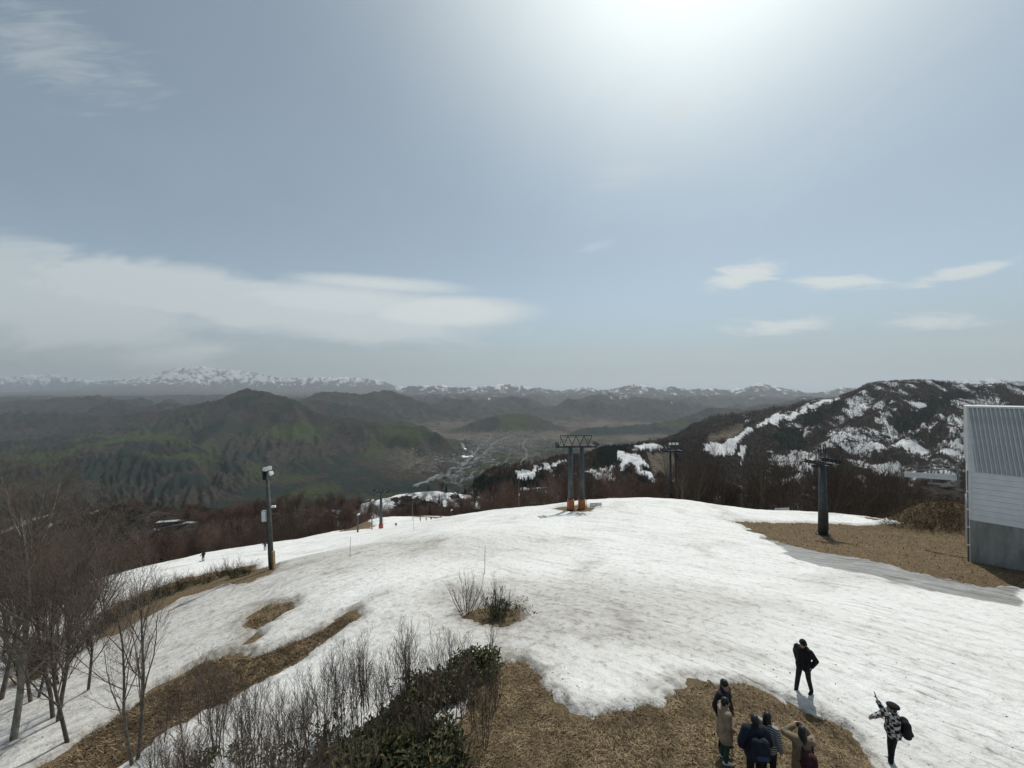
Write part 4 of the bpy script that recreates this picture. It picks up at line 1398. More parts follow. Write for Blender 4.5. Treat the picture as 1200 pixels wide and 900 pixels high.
DG = ['dry_grass', 'dark_dry_grass']
tag(link('dead_grass', blades('dead_grass', GRASS_FRONT, 80000, 0.17, DG, 41, 0.5, 0.12)), 'matted straw-brown dead grass in front of the deck', 'grass', kind='stuff')
tag(link('dead_grass', blades('dead_grass', GRASS_RIGHT, 40000, 0.34, DG, 42)), 'flattened straw-brown grass around the lift pylon and building', 'grass', kind='stuff')
gs = []
for i, pl in enumerate((STRIP_A, STRIP_B, STRIP_C, STRIP_D)):
    tag(link('dead_grass', blades('dead_grass', pl, 16000 if i == 0 else 6000, 0.28, DG[::-1] if i != 1 else DG, 43 + i)),
        ('brown flattened grass in the long melt strip down the bank', 'brown grass in the small melted oval above the long strip', 'brown grass on the melted strip behind the floodlight pole', 'brown grass in the dark melt hole among the bank trees')[i], 'grass', kind='stuff')

# --- litter blown on to the snow: twig ends, husks and leaf scraps
rg = np.random.default_rng(91)
n = 4200
lr = np.exp(rg.uniform(math.log(9), math.log(48), n)); la_ = np.arctan(rg.uniform(-1.35, 1.35, n))
x, y = np.sin(la_) * lr, np.cos(la_) * lr
sd_l = snow_sd(x, y)
dens = np.exp(-np.clip(sd_l, 0, None) / 1.6) + 0.10 + 0.5 * (fbm(x / 3, y / 3, 3, 401) > 0.22)
kp = (sd_l > 0.25) & (rg.uniform(0, 1, n) < dens)
x, y = x[kp], y[kp]
fz = sampler(ZS, NC_N, NR_N, R0, R1)
z = fz(x, y) + 0.006
n = len(x)
a = rg.uniform(0, 6.28, n); L_ = np.minimum(np.exp(rg.normal(-3.7, 0.5, n)), 0.07); w_ = np.minimum(L_ * rg.uniform(0.12, 0.5, n), 0.03)
d = np.stack([np.cos(a), np.sin(a), 0 * a], -1) * L_[:, None]; s_ = np.stack([-np.sin(a), np.cos(a), 0 * a], -1) * w_[:, None]
p = np.stack([x, y, z], -1)
V = np.stack([p - d, p + s_ + (0, 0, 0.008), p + d, p - s_ + (0, 0, 0.004)], 1).reshape(-1, 3)
tag(link('leaf_litter', np_mesh('leaf_litter', V, np.arange(n * 4).reshape(-1, 4), False), MAT['dark_dry_grass']), 'dark scraps of twigs and leaves scattered on the old snow', 'litter', kind='stuff')

# ------------------------------------------------------------------ the valley town
material('asphalt_far', (0.12, 0.12, 0.117), 0.9, 0.1, var=0.3, nscale=0.01)
material('river_water', (0.11, 0.115, 0.11), 0.35, 0.4, var=0.2, nscale=0.01)
material('town_roof', (0.20, 0.20, 0.195), 0.8, 0.2, var=0.5, nscale=0.02)
material('town_roof_dark', (0.09, 0.095, 0.10), 0.8, 0.2, var=0.4, nscale=0.02)
material('town_wall', (0.30, 0.29, 0.27), 0.8, 0.2, var=0.3, nscale=0.02)


def floor_px(px, py):
    """Point of the valley floor seen in the photo at a pixel."""
    d = 3000.0
    for _ in range(30):
        z = float(g_far((px - CX) / FPX * d, d))
        d = 0.5 * d + 0.5 * (z / ((HY - py) / FPX))
        d = min(max(d, 2600.0), 12000.0)
    return Vector(((px - CX) / FPX * d, d, 0))


def ribbon(name, pxs, width, mat, lift=3.0):
    pts = [floor_px(*p) for p in pxs]
    fine = []
    for i in range(len(pts) - 1):
        p0, p1, p2, p3 = pts[max(i - 1, 0)], pts[i], pts[i + 1], pts[min(i + 2, len(pts) - 1)]
        for j in range(12):
            t = j / 12
            fine.append(0.5 * ((2 * p1) + (-p0 + p2) * t + (2 * p0 - 5 * p1 + 4 * p2 - p3) * t * t + (-p0 + 3 * p1 - 3 * p2 + p3) * t ** 3))
    fine.append(pts[-1])
    vs, fs = [], []
    for i, p in enumerate(fine):
        d = (fine[min(i + 1, len(fine) - 1)] - fine[max(i - 1, 0)]).normalized()
        n = Vector((-d.y, d.x, 0)) * width / 2
        zc = max(float(g_far(q.x, q.y)) for q in (p - n, p, p + n)) + lift
        vs += [(p - n).to_tuple()[:2] + (zc,), (p + n).to_tuple()[:2] + (zc,), (p + n * 1.3).to_tuple()[:2] + (zc - lift - 6,), (p - n * 1.3).to_tuple()[:2] + (zc - lift - 6,)]
        if i:
            a, b = (i - 1) * 4, i * 4
            fs += [(a, a + 1, b + 1, b), (a + 1, a + 2, b + 2, b + 1), (a + 3, a, b, b + 3)]
    me = bpy.data.meshes.new(name)
    me.from_pydata(vs, [], fs)
    return tag(link(name, me, mat), kind='structure')


ribbon('road', [(505, 564), (517, 559), (540, 551), (551, 545), (557, 539), (569, 531), (576, 525), (576, 521), (587, 515), (600, 510)], 30, MAT['asphalt_far'], 6)
ribbon('river', [(486, 570), (500, 564.5), (527, 555), (541, 548), (549, 541), (553, 535), (551, 529), (543, 524), (541, 519)], 34, MAT['river_water'], 2)
ribbon('road', [(540, 566), (553, 555), (575, 548), (593, 541), (620, 535), (640, 528)], 18, MAT['asphalt_far'], 4)
ribbon('road', [(560, 560), (590, 550), (612, 541), (617, 532), (612, 522), (618, 514)], 20, MAT['asphalt_far'], 4)
ribbon('road', [(549, 541), (560, 527), (575, 512), (570, 506)], 22, MAT['asphalt_far'], 4)

tv, tf, tm = [], [], []
tr_ = random.Random(77)
made = 0
for _ in range(16000):
    px, py = tr_.uniform(478, 665), 503 + 74 * tr_.random() ** 0.8
    d = 790.0 * FPX / (py - HY)
    x, y = (px - CX) / FPX * d, d
    z = float(g_far(x, y))
    if z - float(base_z(np.float64(x), np.float64(y))) > 60 or float(fbm(np.float64(x / 420), np.float64(y / 420), 3, 301)) < -0.22:
        continue
    if tr_.random() > math.exp(-((px - 575) / 62) ** 2) * (0.35 + 0.9 * max(0.0, float(fbm(np.float64(x / 260), np.float64(y / 260), 3, 307)) + 0.25)):
        continue
    big_ = tr_.random() < 0.03
    w, l, h = (tr_.uniform(16, 30), tr_.uniform(18, 44), tr_.uniform(8, 18)) if big_ else (tr_.uniform(9, 15), tr_.uniform(11, 20), tr_.uniform(6, 10))
    a = 0.5 + tr_.choice((0, 1.57)) + tr_.gauss(0, 0.12)
    c, s = math.cos(a), math.sin(a)
    k = len(tv)
    roof = h + (0 if big_ else w * 0.25)
    for X_, Y_, Z_ in ((-w, -l, -4), (w, -l, -4), (w, l, -4), (-w, l, -4), (-w, -l, h), (w, -l, h), (w, l, h), (-w, l, h), (0, -l, roof), (0, l, roof)):
        tv.append((x + (X_ * c - Y_ * s) / 2, y + (X_ * s + Y_ * c) / 2, z + Z_))
    tf += [(k, k + 1, k + 5, k + 8, k + 4), (k + 1, k + 2, k + 6, k + 5), (k + 2, k + 3, k + 7, k + 9, k + 6), (k + 3, k, k + 4, k + 7), (k + 4, k + 8, k + 9, k + 7), (k + 8, k + 5, k + 6, k + 9)]
    rm = 1 if tr_.random() < 0.45 else 0
    tm += [2, 2, 2, 2, rm, rm]
    made += 1
    if made > 3600:
        break
me = bpy.data.meshes.new('town')
me.from_pydata(tv, [], tf)
for m_ in ('town_roof', 'town_roof_dark', 'town_wall'):
    me.materials.append(MAT[m_])
me.polygons.foreach_set('material_index', tm)
tag(link('town', me), 'small grey town spread over the floor of the valley', 'town', kind='stuff')
# the large white works building by the river
material('white_paint', (0.72, 0.72, 0.70), 0.6, 0.3, var=0.06, nscale=2)
p = floor_px(548, 537)
wb = empty('white_building', (p.x, p.y, float(g_far(p.x, p.y))), 0.4)
MB().box((0, 0, 8), (110, 60, 22)).build('wall', MAT['white_paint'], wb)
MB().box((0, 0, 20), (116, 66, 1.6)).build('roof', MAT['white_paint'], wb)
MB().box((-30, 55, 9), (36, 44, 26)).build('tower_block', MAT['white_paint'], wb)
tag(wb, 'large white flat-roofed works building by the river in the valley town', 'building')

# ------------------------------------------------------------------ lift towers, poles, cables
material('tower_steel', (0.075, 0.085, 0.09), 0.55, 0.4, 0.3, var=0.3, nscale=1.5, bump=0.1)
material('galvanised', (0.20, 0.215, 0.22), 0.5, 0.45, 0.4, var=0.25, nscale=2.0)
material('dark_steel', (0.030, 0.033, 0.036), 0.5, 0.4, 0.3, var=0.3, nscale=2)
material('orange_pad', (0.42, 0.16, 0.07), 0.75, 0.25, var=0.3, nscale=2.5, bump=0.3, bscale=6, bdist=0.02)
material('red_pad', (0.45, 0.09, 0.05), 0.75, 0.25, var=0.2, nscale=2.5)
material('rubber', (0.02, 0.02, 0.02), 0.7, 0.3)
material('grey_box', (0.36, 0.38, 0.38), 0.5, 0.4, var=0.1)
material('lamp_white', (0.78, 0.80, 0.80), 0.35, 0.5, var=0.05)
material('pole_concrete', (0.10, 0.10, 0.098), 0.85, 0.2, var=0.3, nscale=4, bump=0.2)
material('board_wood', (0.30, 0.22, 0.13), 0.85, 0.2, var=0.35, nscale=6)
material('bamboo', (0.20, 0.15, 0.10), 0.7, 0.2)


def wheel(mb, c, axis, r, t, n=14):
    c, axis = Vector(c), Vector(axis).normalized()
    mb.tube([c - axis * t / 2, c + axis * t / 2], r, n)


def sheave_train(parent, c, yaw, n=6, pitch=0.42, r=0.2):
    """A line of rubber-lined wheels on a beam, along the rope."""
    m = Matrix.Rotation(yaw, 3, 'Z')
    d, a = m @ Vector((0, 1, 0)), m @ Vector((1, 0, 0))
    c = Vector(c)
    L = n * pitch
    b = MB().bar(c - d * L / 2 + Vector((0, 0, 0.0)), c + d * L / 2, 0.09, 0.16)
    for s in (-1, 1):
        b.bar(c + d * s * L / 4, c + d * s * L / 4 + Vector((0, 0, -0.35)), 0.10)
    beam = b.build('sheave_beam', MAT['dark_steel'], parent)
    for i in range(n):
        w = MB()
        wheel(w, c + d * (i - (n - 1) / 2) * pitch + a * 0.13 + Vector((0, 0, 0.06)), a, r, 0.09)
        w.build('sheave_wheel', MAT['rubber'], beam)


def ladder(parent, foot, top, w=0.38, out=(0, -1, 0)):
    foot, top = Vector(foot), Vector(top)
    d = (top - foot).normalized()
    sd_ = d.cross(Vector(out)).normalized() * w / 2
    mb = MB()
    mb.bar(foot + sd_, top + sd_, 0.04)
    mb.bar(foot - sd_, top - sd_, 0.04)
    n_ = int((top - foot).length / 0.32)
    for i in range(1, n_):
        p_ = foot.lerp(top, i / n_)
        mb.bar(p_ - sd_, p_ + sd_, 0.03)
    return mb.build('ladder', MAT['dark_steel'], parent)


def lift_tower(name, base_xy, yaw, H, top_extra, arm, leg_gap, r0, r1, pads, steel='tower_steel', frames=4, sheaves=6, floods=False):
    x, y = base_xy
    t = empty(name, (x, y, float(gz(x, y))), yaw)
    xs_ = (-leg_gap / 2, leg_gap / 2) if leg_gap else (0,)
    for xl in xs_:
        lg = MB().tube([(xl, 0, -1.2), (xl, 0, H * 0.5), (xl, 0, H)], [r0, (r0 + r1) / 2, r1], 20).build('leg', MAT[steel], t, smooth=True)
        fl = MB().tube([(xl, 0, 0.02), (xl, 0, 0.14)], r0 * 1.5, 16)
        for a in range(8):
            fl.tube([(xl + math.cos(a * .785) * r0 * 1.28, math.sin(a * .785) * r0 * 1.28, 0.1), (xl + math.cos(a * .785) * r0 * 1.28, math.sin(a * .785) * r0 * 1.28, 0.26)], 0.03, 6)
        fl.build('flange', MAT['dark_steel'], lg)
        if pads:
            MB().tube([(xl, 0, -0.1), (xl, 0, 0.05), (xl, 0, 1.5), (xl, 0, 1.58)], [r0 + .10, r0 + 0.12, r0 + 0.11, r0 + .05], 20).build('pad', MAT[pads], t, smooth=False)
    MB().box((0, 0, H + 0.12), (arm, 0.34, 0.30)).build('crossarm', MAT['dark_steel'], t, bevel=0.02)
    for s in (-1, 1):
        sheave_train(t, (s * (arm / 2 - 0.15), 0, H + 0.48), 0.0, sheaves)
        pl = MB().box((s * (arm / 2 - 0.75), 0, H + 0.31), (0.5, 2.2, 0.04))
        for q_ in (-1.05, 1.05):
            pl.bar((s * (arm / 2 - 0.95), q_, H + 0.3), (s * (arm / 2 - 0.95), q_, H + 1.25), 0.035)
        pl.bar((s * (arm / 2 - 0.95), -1.05, H + 1.25), (s * (arm / 2 - 0.95), 1.05, H + 1.25), 0.035)
        pl.build('walkway', MAT['dark_steel'], t)
    if frames:
        span = arm * 0.78
        z0, z1 = H + 0.28, H + top_extra
        fr = MB().bar((-span / 2, 0, z1), (span / 2, 0, z1), 0.12)
        fr.build('lifting_beam', MAT['dark_steel'], t)
        for i in range(frames):
            xa = -span / 2 + span * (i + 0.5) / frames
            f_ = MB()
            f_.bar((xa, 0, z0), (xa - span / frames * 0.5, 0, z1), 0.09)
            f_.bar((xa, 0, z0), (xa + span / frames * 0.5, 0, z1), 0.09)
            f_.build('truss_frame', MAT['dark_steel'], t)
    else:
        for s in (-1, 1):
            f_ = MB()
            for q_ in (-0.28, 0.28):
                f_.bar((s * 0.42 + q_ * 0.5, 0, H + 0.25), (s * 0.42 + q_ * 0.5, 0, H + top_extra), 0.06)
            for j in range(5):
                f_.bar((s * 0.42 - 0.14, 0, H + 0.5 + j * 0.42), (s * 0.42 + 0.14, 0, H + 0.5 + j * 0.42), 0.05)
            f_.build('lifting_frame', MAT['dark_steel'], t)
    ladder(t, (xs_[-1] + r0 * 0.9 + 0.12, -0.1, 0.4), (xs_[-1] + r1 + 0.14, -0.1, H + 0.2))
    if floods:
        for q_ in (-1, 0, 1):
            MB().box((q_ * 0.8, -0.2, H + top_extra + 0.35), (0.5, 0.3, 0.45)).build('floodlight', MAT['lamp_white'], t, bevel=0.05)
    return t


X_, Y_ = hit(675, 597)
t1 = lift_tower('lift_tower', (X_, Y_), 0.06, 9.3, 1.75, 6.2, 1.68, 0.43, 0.31, 'orange_pad', 'tower_steel')
tag(t1, 'twin-legged grey lift tower with orange pads on the snow crest', 'lift tower')
X_, Y_ = hit(963, 626)
t2 = lift_tower('lift_tower', (X_, Y_), 0.35, 7.7, 2.5, 3.2, 0, 0.50, 0.33, None, 'tower_steel', 0, 5)
tag(t2, 'single dark steel lift pylon standing in the brown grass', 'lift tower')
X_, Y_ = 46.5 - 0.6 * 17, 84.0
X_ = (788.5 - CX) / FPX * Y_
t3 = lift_tower('lift_tower', (X_, Y_), 0.1, 14.6, 1.4, 4.4, 1.25, 0.30, 0.22, None, 'dark_steel', 2, 5, True)
tag(t3, 'tall twin-legged lift tower with floodlights rising among the bare trees', 'lift tower')
X_, Y_ = wp(447, 620, 110)[:2]
t4 = lift_tower('lift_tower', (X_, Y_), -0.2, 10.6, 0.8, 4.6, 0, 0.48, 0.30, 'red_pad', 'tower_steel', 0, 4)
tag(t4, 'distant dark lift pylon with a red pad at its foot', 'lift tower')


def cable(name, a, b, sag, r, label):
    a, b = Vector(a), Vector(b)
    pts = []
    for i in range(25):
        t = i / 24
        p_ = a.lerp(b, t)
        p_.z -= sag * 4 * t * (1 - t)
        pts.append(p_)
    return tag(MB().tube(pts, r, 6).build(name, MAT['dark_steel'], smooth=True), label, 'cable')


def world_pt(o, p_):
    return Matrix.Translation(o.location) @ o.rotation_euler.to_matrix().to_4x4() @ Vector(p_)


for s, nm in ((-1, 'outgoing'), (1, 'returning')):
    cable('haul_cable', world_pt(t2, (s * 1.58, 0, 8.35)), world_pt(t3, (s * 2.2, 0, 15.25)), 1.1, 0.022, 'thin steel lift cable, the %s strand between the two dark towers' % nm)

# floodlight pole on the edge of the slope, leaning a little
x, y = hit(320, 666)
fp = empty('floodlight_pole', (x, y, float(gz(x, y))))
fp.rotation_euler = (0, R(-3.2), 0)
MB().tube([(0, 0, -0.8), (0, 0, 4.5), (0, 0, 8.9)], [0.21, 0.17, 0.12], 16).build('pole', MAT['pole_concrete'], fp, smooth=True)
for (cx__, cy__, cz__, yw) in ((0.30, -0.12, 8.85, 0.5), (0.26, 0.12, 8.35, 0.9), (0.0, -0.25, 8.8, 0.0)):
    fx = MB().box((cx__, cy__, cz__), (0.36, 0.28, 0.34), Matrix.Rotation(yw, 3, 'Z') @ Matrix.Rotation(-0.4, 3, 'X')).build('floodlight', MAT['lamp_white'], fp, bevel=0.05)
    MB().bar((0, 0, cz__), (cx__, cy__, cz__), 0.05).build('bracket', MAT['dark_steel'], fx)
MB().box((-0.2, -0.05, 8.3), (0.12, 0.5, 0.9)).build('ballast_box', MAT['dark_steel'], fp, bevel=0.02)
cb = MB().box((-0.33, -0.1, 4.7), (0.42, 0.3, 0.95)).build('control_box', MAT['grey_box'], fp, bevel=0.03)
MB().box((-0.33, -0.258, 4.7), (0.34, 0.012, 0.85)).build('box_door', MAT['lamp_white'], cb)
MB().box((0.42, 0, 5.45), (0.34, 0.18, 0.16)).bar((0.1, 0, 5.35), (0.3, 0, 5.42), 0.05).build('small_lamp', MAT['lamp_white'], fp)
MB().tube([(-0.24, 0, 0.2), (-0.22, 0, 4.2)], 0.045, 8).build('conduit', MAT['dark_steel'], fp)
MB().box((0.25, -0.1, 0.85), (0.16, 0.3, 1.5)).build('guard_board', MAT['board_wood'], fp, bevel=0.01)
tag(fp, 'leaning grey floodlight pole with white lamps and a control box', 'light pole')


def lamp_pole(px, py, d, H, r, label, head=True, box=False, red=False):
    x, y, _ = wp(px, py, d)
    o = empty('lamp_pole', (x, y, float(gz(x, y))))
    MB().tube([(0, 0, -0.6), (0, 0, H)], [r, r * 0.8], 10).build('pole', MAT['board_wood' if red else 'pole_concrete'], o, smooth=True)
    if head:
        h_ = MB().box((0.22, -0.1, H), (0.6, 0.35, 0.34), Matrix.Rotation(-0.3, 3, 'Y')).build('lamp_head', MAT['lamp_white'], o, bevel=0.04)
        MB().box((-0.1, 0.1, H - 0.5), (0.3, 0.3, 0.4)).build('ballast_box', MAT['grey_box'], o, bevel=0.03)
    if box:
        MB().box((0.1, -0.15, H * 0.45), (0.3, 0.25, 0.5)).build('control_box', MAT['grey_box'], o, bevel=0.03)
    return tag(o, label, 'light pole')


lamp_pole(420, 625, 95, 4.6, 0.2, 'short thick dark post with a white head beside the distant lift pylon')
lamp_pole(436.5, 622, 104, 8.2, 0.12, 'slender lamp pole between the short post and the distant pylon', True, True)
lamp_pole(608, 597, 96, 8.3, 0.12, 'lamp pole with two white fittings against the brown wood', True, True)
lamp_pole(529, 612, 140, 3.4, 0.16, 'short dark post by the skiers at the far edge of the snow', True)
lamp_pole(533, 606, 150, 9.8, 0.12, 'slender lamp pole standing beyond the skiers at the snow edge', True, True)
lamp_pole(483.5, 610, 135, 6.2, 0.07, 'thin brown marker pole in front of the wooded knoll', False, False, True)
for px, py, H, lab in ((411, 655, 1.9, 'thin bamboo marker pole on the grey snow near the floodlight pole'), (568, 674, 2.1, 'thin bamboo marker pole standing behind the lone bush'), (485, 622, 3.2, 'thin pale marker pole on the far snow by the skiers')):
    x, y = hit(px, py)
    o = MB().tube([(0, 0, -0.4), (0.02, 0, H * 0.5), (0.05, 0, H)], [0.02, 0.018, 0.012], 7)
    for k in range(1, 5):
        o.tube([(0.01, 0, H * k / 5 - 0.012), (0.01, 0, H * k / 5 + 0.012)], 0.025, 7)
    tag(o.build('marker_pole', MAT['bamboo'], None, (x, y, float(gz(x, y)))), lab, 'marker pole')

# low board frame lying beside the twin tower, pale guard panel behind the crest
def low_board(name, px, py, w, h, n, mat, lab, cat, d=None):
    x, y = hit(px, py) if d is None else wp(px, py, d)[:2]
    o = empty(name, (x, y, float(gz(x, y))), 0.15)
    for s in range(n + 1):
        MB().box((-w / 2 + w * s / n, 0, h / 2 - 0.1), (0.06, 0.06, h + 0.2)).build('post', MAT['dark_steel'], o)
    for k in range(3):
        MB().box((0, -0.045, h * (0.25 + 0.3 * k)), (w, 0.03, h * 0.24)).build('board', MAT[mat], o)
    return tag(o, lab, cat)


low_board('board_fence', 698, 594, 1.7, 0.7, 2, 'grey_box', 'low grey board frame on the snow beside the twin-legged tower', 'fence')
low_board('board_fence', 915, 597, 2.6, 0.8, 3, 'grey_box', 'low pale panel fence at the foot of the trees behind the crest', 'fence', 61)

# ------------------------------------------------------------------ corrugated lift building on the right
material('ribbed_steel', (0.52, 0.53, 0.52), 0.45, 0.45, 0.35, var=0.10, nscale=1.5)
material('siding', (0.60, 0.62, 0.62), 0.6, 0.35, var=0.08, nscale=1.2)
material('white_trim', (0.55, 0.57, 0.58), 0.5, 0.4, var=0.08)


def stained_concrete():
    m = bpy.data.materials.new('stained_concrete')
    m.use_nodes = True
    t = m.node_tree; t.nodes.clear()
    N = NT(t)
    pos = N.n('ShaderNodeTexCoord').outputs['Object']
    a = N.noise(N.map(pos, scale=(1, 1, 0.25)), 1.6, 6, 0.65, 0.4)
    b = N.noise(pos, 7.0, 5, 0.7)
    c = N.mix(N.ramp(a, 0.3, 0.7), (0.17, 0.175, 0.165), (0.30, 0.30, 0.285))
    c = N.mix(N.ramp(b, 0.5, 0.75, 0, 0.5), c, (0.11, 0.105, 0.09))
    s = N.n('ShaderNodeBsdfPrincipled', {'Base Color': c, 'Roughness': 0.9, 'Specular IOR Level': 0.15, 'Normal': N.n('ShaderNodeBump', {'Height': b, 'Strength': 0.3, 'Distance': 0.02}).outputs[0]})
    t.links.new(s.outputs[0], N.n('ShaderNodeOutputMaterial').inputs['Surface'])
    return m


M_CONC = stained_concrete()
Cx, Cy = 35.5, 30.0
BZ = float(gz(Cx, Cy))
bld = empty('lift_building', (Cx, Cy, BZ), math.atan2(-0.745, 0.667))   # local x runs along the front, local y into the building
LEN, DEP = 10.0, 11.0
zc, zs2, zr = -10.15 - BZ, -6.45 - BZ, -1.55 - BZ
MB().box((LEN / 2, DEP / 2, (zc - 1.0) / 2), (LEN, DEP, zc + 1.0)).build('concrete_base', M_CONC, bld)
MB().box((LEN / 2, DEP / 2 + 0.05, (zc + zs2) / 2), (LEN - 0.16, DEP - 0.1, zs2 - zc - 0.01)).build('wall', MAT['siding'], bld)
nb = 9
for i in range(nb):
    z0_, z1_ = zc + (zs2 - zc) * i / nb, zc + (zs2 - zc) * (i + 1) / nb
    MB().add([(0.06, -0.07, z0_ + 0.015), (LEN, -0.07, z0_ + 0.015), (LEN, 0.04, z0_ + 0.015), (0.06, 0.04, z0_ + 0.015), (0.06, -0.035, z1_), (LEN, -0.035, z1_), (LEN, 0.04, z1_), (0.06, 0.04, z1_)],
             [(0, 3, 2, 1), (4, 5, 6, 7), (0, 1, 5, 4), (1, 2, 6, 5), (2, 3, 7, 6), (3, 0, 4, 7)]).build('siding_board', MAT['siding'], bld)
# steep ribbed roof leaning back
back = 1.6
rf = MB().add([(-0.04, -0.10, zs2 + 0.005), (LEN, -0.10, zs2 + 0.005), (LEN, back, zr), (-0.04, back, zr), (-0.04, DEP, zs2 + 0.005), (LEN, DEP, zs2 + 0.005), (-0.04, DEP - 1.5, zr), (LEN, DEP - 1.5, zr)],
              [(0, 1, 2, 3), (3, 2, 7, 6), (6, 7, 5, 4), (0, 3, 6, 4), (1, 5, 7, 2), (0, 4, 5, 1)]).build('roof', MAT['ribbed_steel'], bld)
rise = Vector((-0.42, back + 0.10, zr - zs2))
nrm_ = Vector((0, -(zr - zs2), back + 0.1)).normalized()
rib_me = None
for i in range(43):
    xb = 0.42 + i * 0.225
    if xb > LEN - 0.05:
        break
    if rib_me is None:
        vs = []
        for e in (0.0, 1.0):
            c_ = rise * e
            vs += [c_ + Vector((-0.065, 0, 0)) + nrm_ * 0.002, c_ + Vector((-0.035, 0, 0)) + nrm_ * 0.15, c_ + Vector((0.035, 0, 0)) + nrm_ * 0.15, c_ + Vector((0.065, 0, 0)) + nrm_ * 0.002]
        o = MB().add(vs, [(0, 1, 5, 4), (1, 2, 6, 5), (2, 3, 7, 6), (0, 3, 2, 1), (4, 5, 6, 7)]).build('rib', MAT['ribbed_steel'], rf)
        rib_me = o.data
    else:
        o = link('rib', rib_me, None, rf)
    o.location = (xb, -0.10, zs2 + 0.005)
MB().box((LEN / 2, back - 0.02, zr + 0.06), (LEN + 0.2, 0.34, 0.14)).build('ridge_cap', MAT['white_trim'], bld)
MB().add([(-0.06, -0.15, zs2 - 0.05), (0.30, -0.15, zs2 - 0.05), (0.02, back - 0.06, zr), (-0.06, back - 0.06, zr), (-0.06, -0.05, zs2 - 0.05), (0.30, -0.05, zs2 - 0.05), (0.02, back + 0.04, zr), (-0.06, back + 0.04, zr)],
         [(0, 1, 2, 3), (4, 7, 6, 5), (0, 3, 7, 4), (1, 5, 6, 2), (0, 4, 5, 1), (3, 2, 6, 7)]).build('verge_flashing', MAT['white_trim'], bld)
MB().box((LEN / 2, -0.10, zs2 - 0.02), (LEN, 0.10, 0.07)).build('drip_flashing', MAT['white_trim'], bld)
MB().box((LEN / 2, -0.03, zc + 0.0), (LEN, 0.10, 0.06)).build('base_flashing', MAT['white_trim'], bld)
MB().box((0.01, -0.035, (zc + zs2) / 2), (0.14, 0.13, zs2 - zc - 0.08)).build('corner_trim', MAT['white_trim'], bld)
MB().tube([(-0.10, 0.5, -0.2), (-0.10, 0.5, zs2)], 0.05, 8).build('downpipe', MAT['galvanised'], bld, smooth=True)
for z_ in (1.2, 2.6, 4.0, 5.4):
    MB().box((-0.08, 0.5, z_), (0.14, 0.16, 0.08)).build('pipe_clip', MAT['lamp_white'], bld)
tag(bld, 'grey-white lift building with ribbed steel roof and concrete base', 'building')
# outrigger beams of the lift station
og = empty('lift_outrigger', (38.2, 33.4, 0))
A_, B_ = Vector((0.3, 0.2, -7.75)), Vector((1.3, 5.4, -8.65))
MB().bar(A_, B_, 0.28, 0.5).build('main_beam', MAT['white_trim'], og, bevel=0.02)
for dz_, dx_ in ((0.75, 0.3), (1.05, 0.3)):
    MB().bar(A_ + Vector((dx_, 0, dz_)), B_ + Vector((dx_, -0.4, dz_ - 0.2)), 0.10, 0.12).build('guide_rail', MAT['galvanised'], og)
MB().bar(A_ + Vector((0.2, 0, -0.75)), A_.lerp(B_, 0.55) + Vector((0.2, 0, -0.7)), 0.14, 0.18).build('lower_beam', MAT['galvanised'], og)
for f_ in (0.0, 0.5, 0.8):
    q_ = A_.lerp(B_, f_)
    MB().bar(q_ + Vector((0.25, 0, -0.8 if f_ < 0.7 else -0.2)), q_ + Vector((0.25, 0, 1.2)), 0.12).build('post', MAT['galvanised'], og)
for f_ in (0.25, 0.4, 0.62, 0.9):
    q_ = A_.lerp(B_, f_)
    w_ = MB(); wheel(w_, q_ + Vector((0.5, 0, 0.85)), (0, 0, 1), 0.2, 0.1); w_.build('guide_wheel', MAT['rubber'], og)
tag(og, 'pale steel outrigger beams with guide rails projecting from the lift building', 'lift machinery')

# ------------------------------------------------------------------ road, roof and van seen through the left wood
def land(px, py, d):
    x, y, z = wp(px, py, d)
    return x, y, float(gz(x, y)) + 0.6


rd = [land(152, 612, 345), land(166, 606, 352), land(185, 604.5, 356), (land(215, 604, 360)), land(240, 603, 364)]
vs, fs = [], []
for i, p_ in enumerate(rd):
    n_ = Vector((0.25, 1, 0)).normalized() * 4.5
    v_ = Vector(p_)
    vs += [tuple(v_ - n_), tuple(v_ + n_), tuple(v_ + n_ * 1.2 - Vector((0, 0, 9))), tuple(v_ - n_ * 1.2 - Vector((0, 0, 9)))]
    if i:
        a, b = (i - 1) * 4, i * 4
        fs += [(a, b, b + 1, a + 1), (a + 1, b + 1, b + 2, a + 2), (a + 3, b + 3, b, a)]
me = bpy.data.meshes.new('road'); me.from_pydata(vs, [], fs)
material('pale_asphalt', (0.26, 0.26, 0.25), 0.9, 0.15, var=0.25, nscale=0.4)
tag(link('road', me, MAT['pale_asphalt']), kind='structure')
p_ = Vector(land(201, 604.5, 358))
sh_ = empty('snow_shed', p_, 0.25)
MB().box((0, 2, 3.0), (22, 5, 0.35)).build('roof', MAT['grey_box'], sh_)
MB().box((0, 4.3, 1.2), (21.6, 0.3, 3.4)).build('wall', M_CONC, sh_)
for i in range(6):
    MB().box((-10.4 + i * 4.16, -0.2, 1.3), (0.3, 0.3, 3.4)).build('post', M_CONC, sh_)
tag(sh_, 'long low flat-roofed shed beside the road below the wood', 'shed')
p_ = Vector(land(184.5, 606, 352))
material('van_paint', (0.75, 0.76, 0.77), 0.3, 0.5, var=0.03)
material('car_glass', (0.02, 0.025, 0.03), 0.1, 0.6)
van = empty('parked_van', p_, 0.3)
MB().box((0, 0, 0.95), (4.6, 1.8, 1.2)).box((-0.3, 0, 1.75), (3.4, 1.65, 0.62)).build('body', MAT['van_paint'], van, bevel=0.12)
MB().box((-0.3, -0.84, 1.72), (3.0, 0.06, 0.42)).build('window', MAT['car_glass'], van)
MB().box((1.42, 0, 1.68), (0.12, 1.4, 0.46)).build('windscreen', MAT['car_glass'], van)
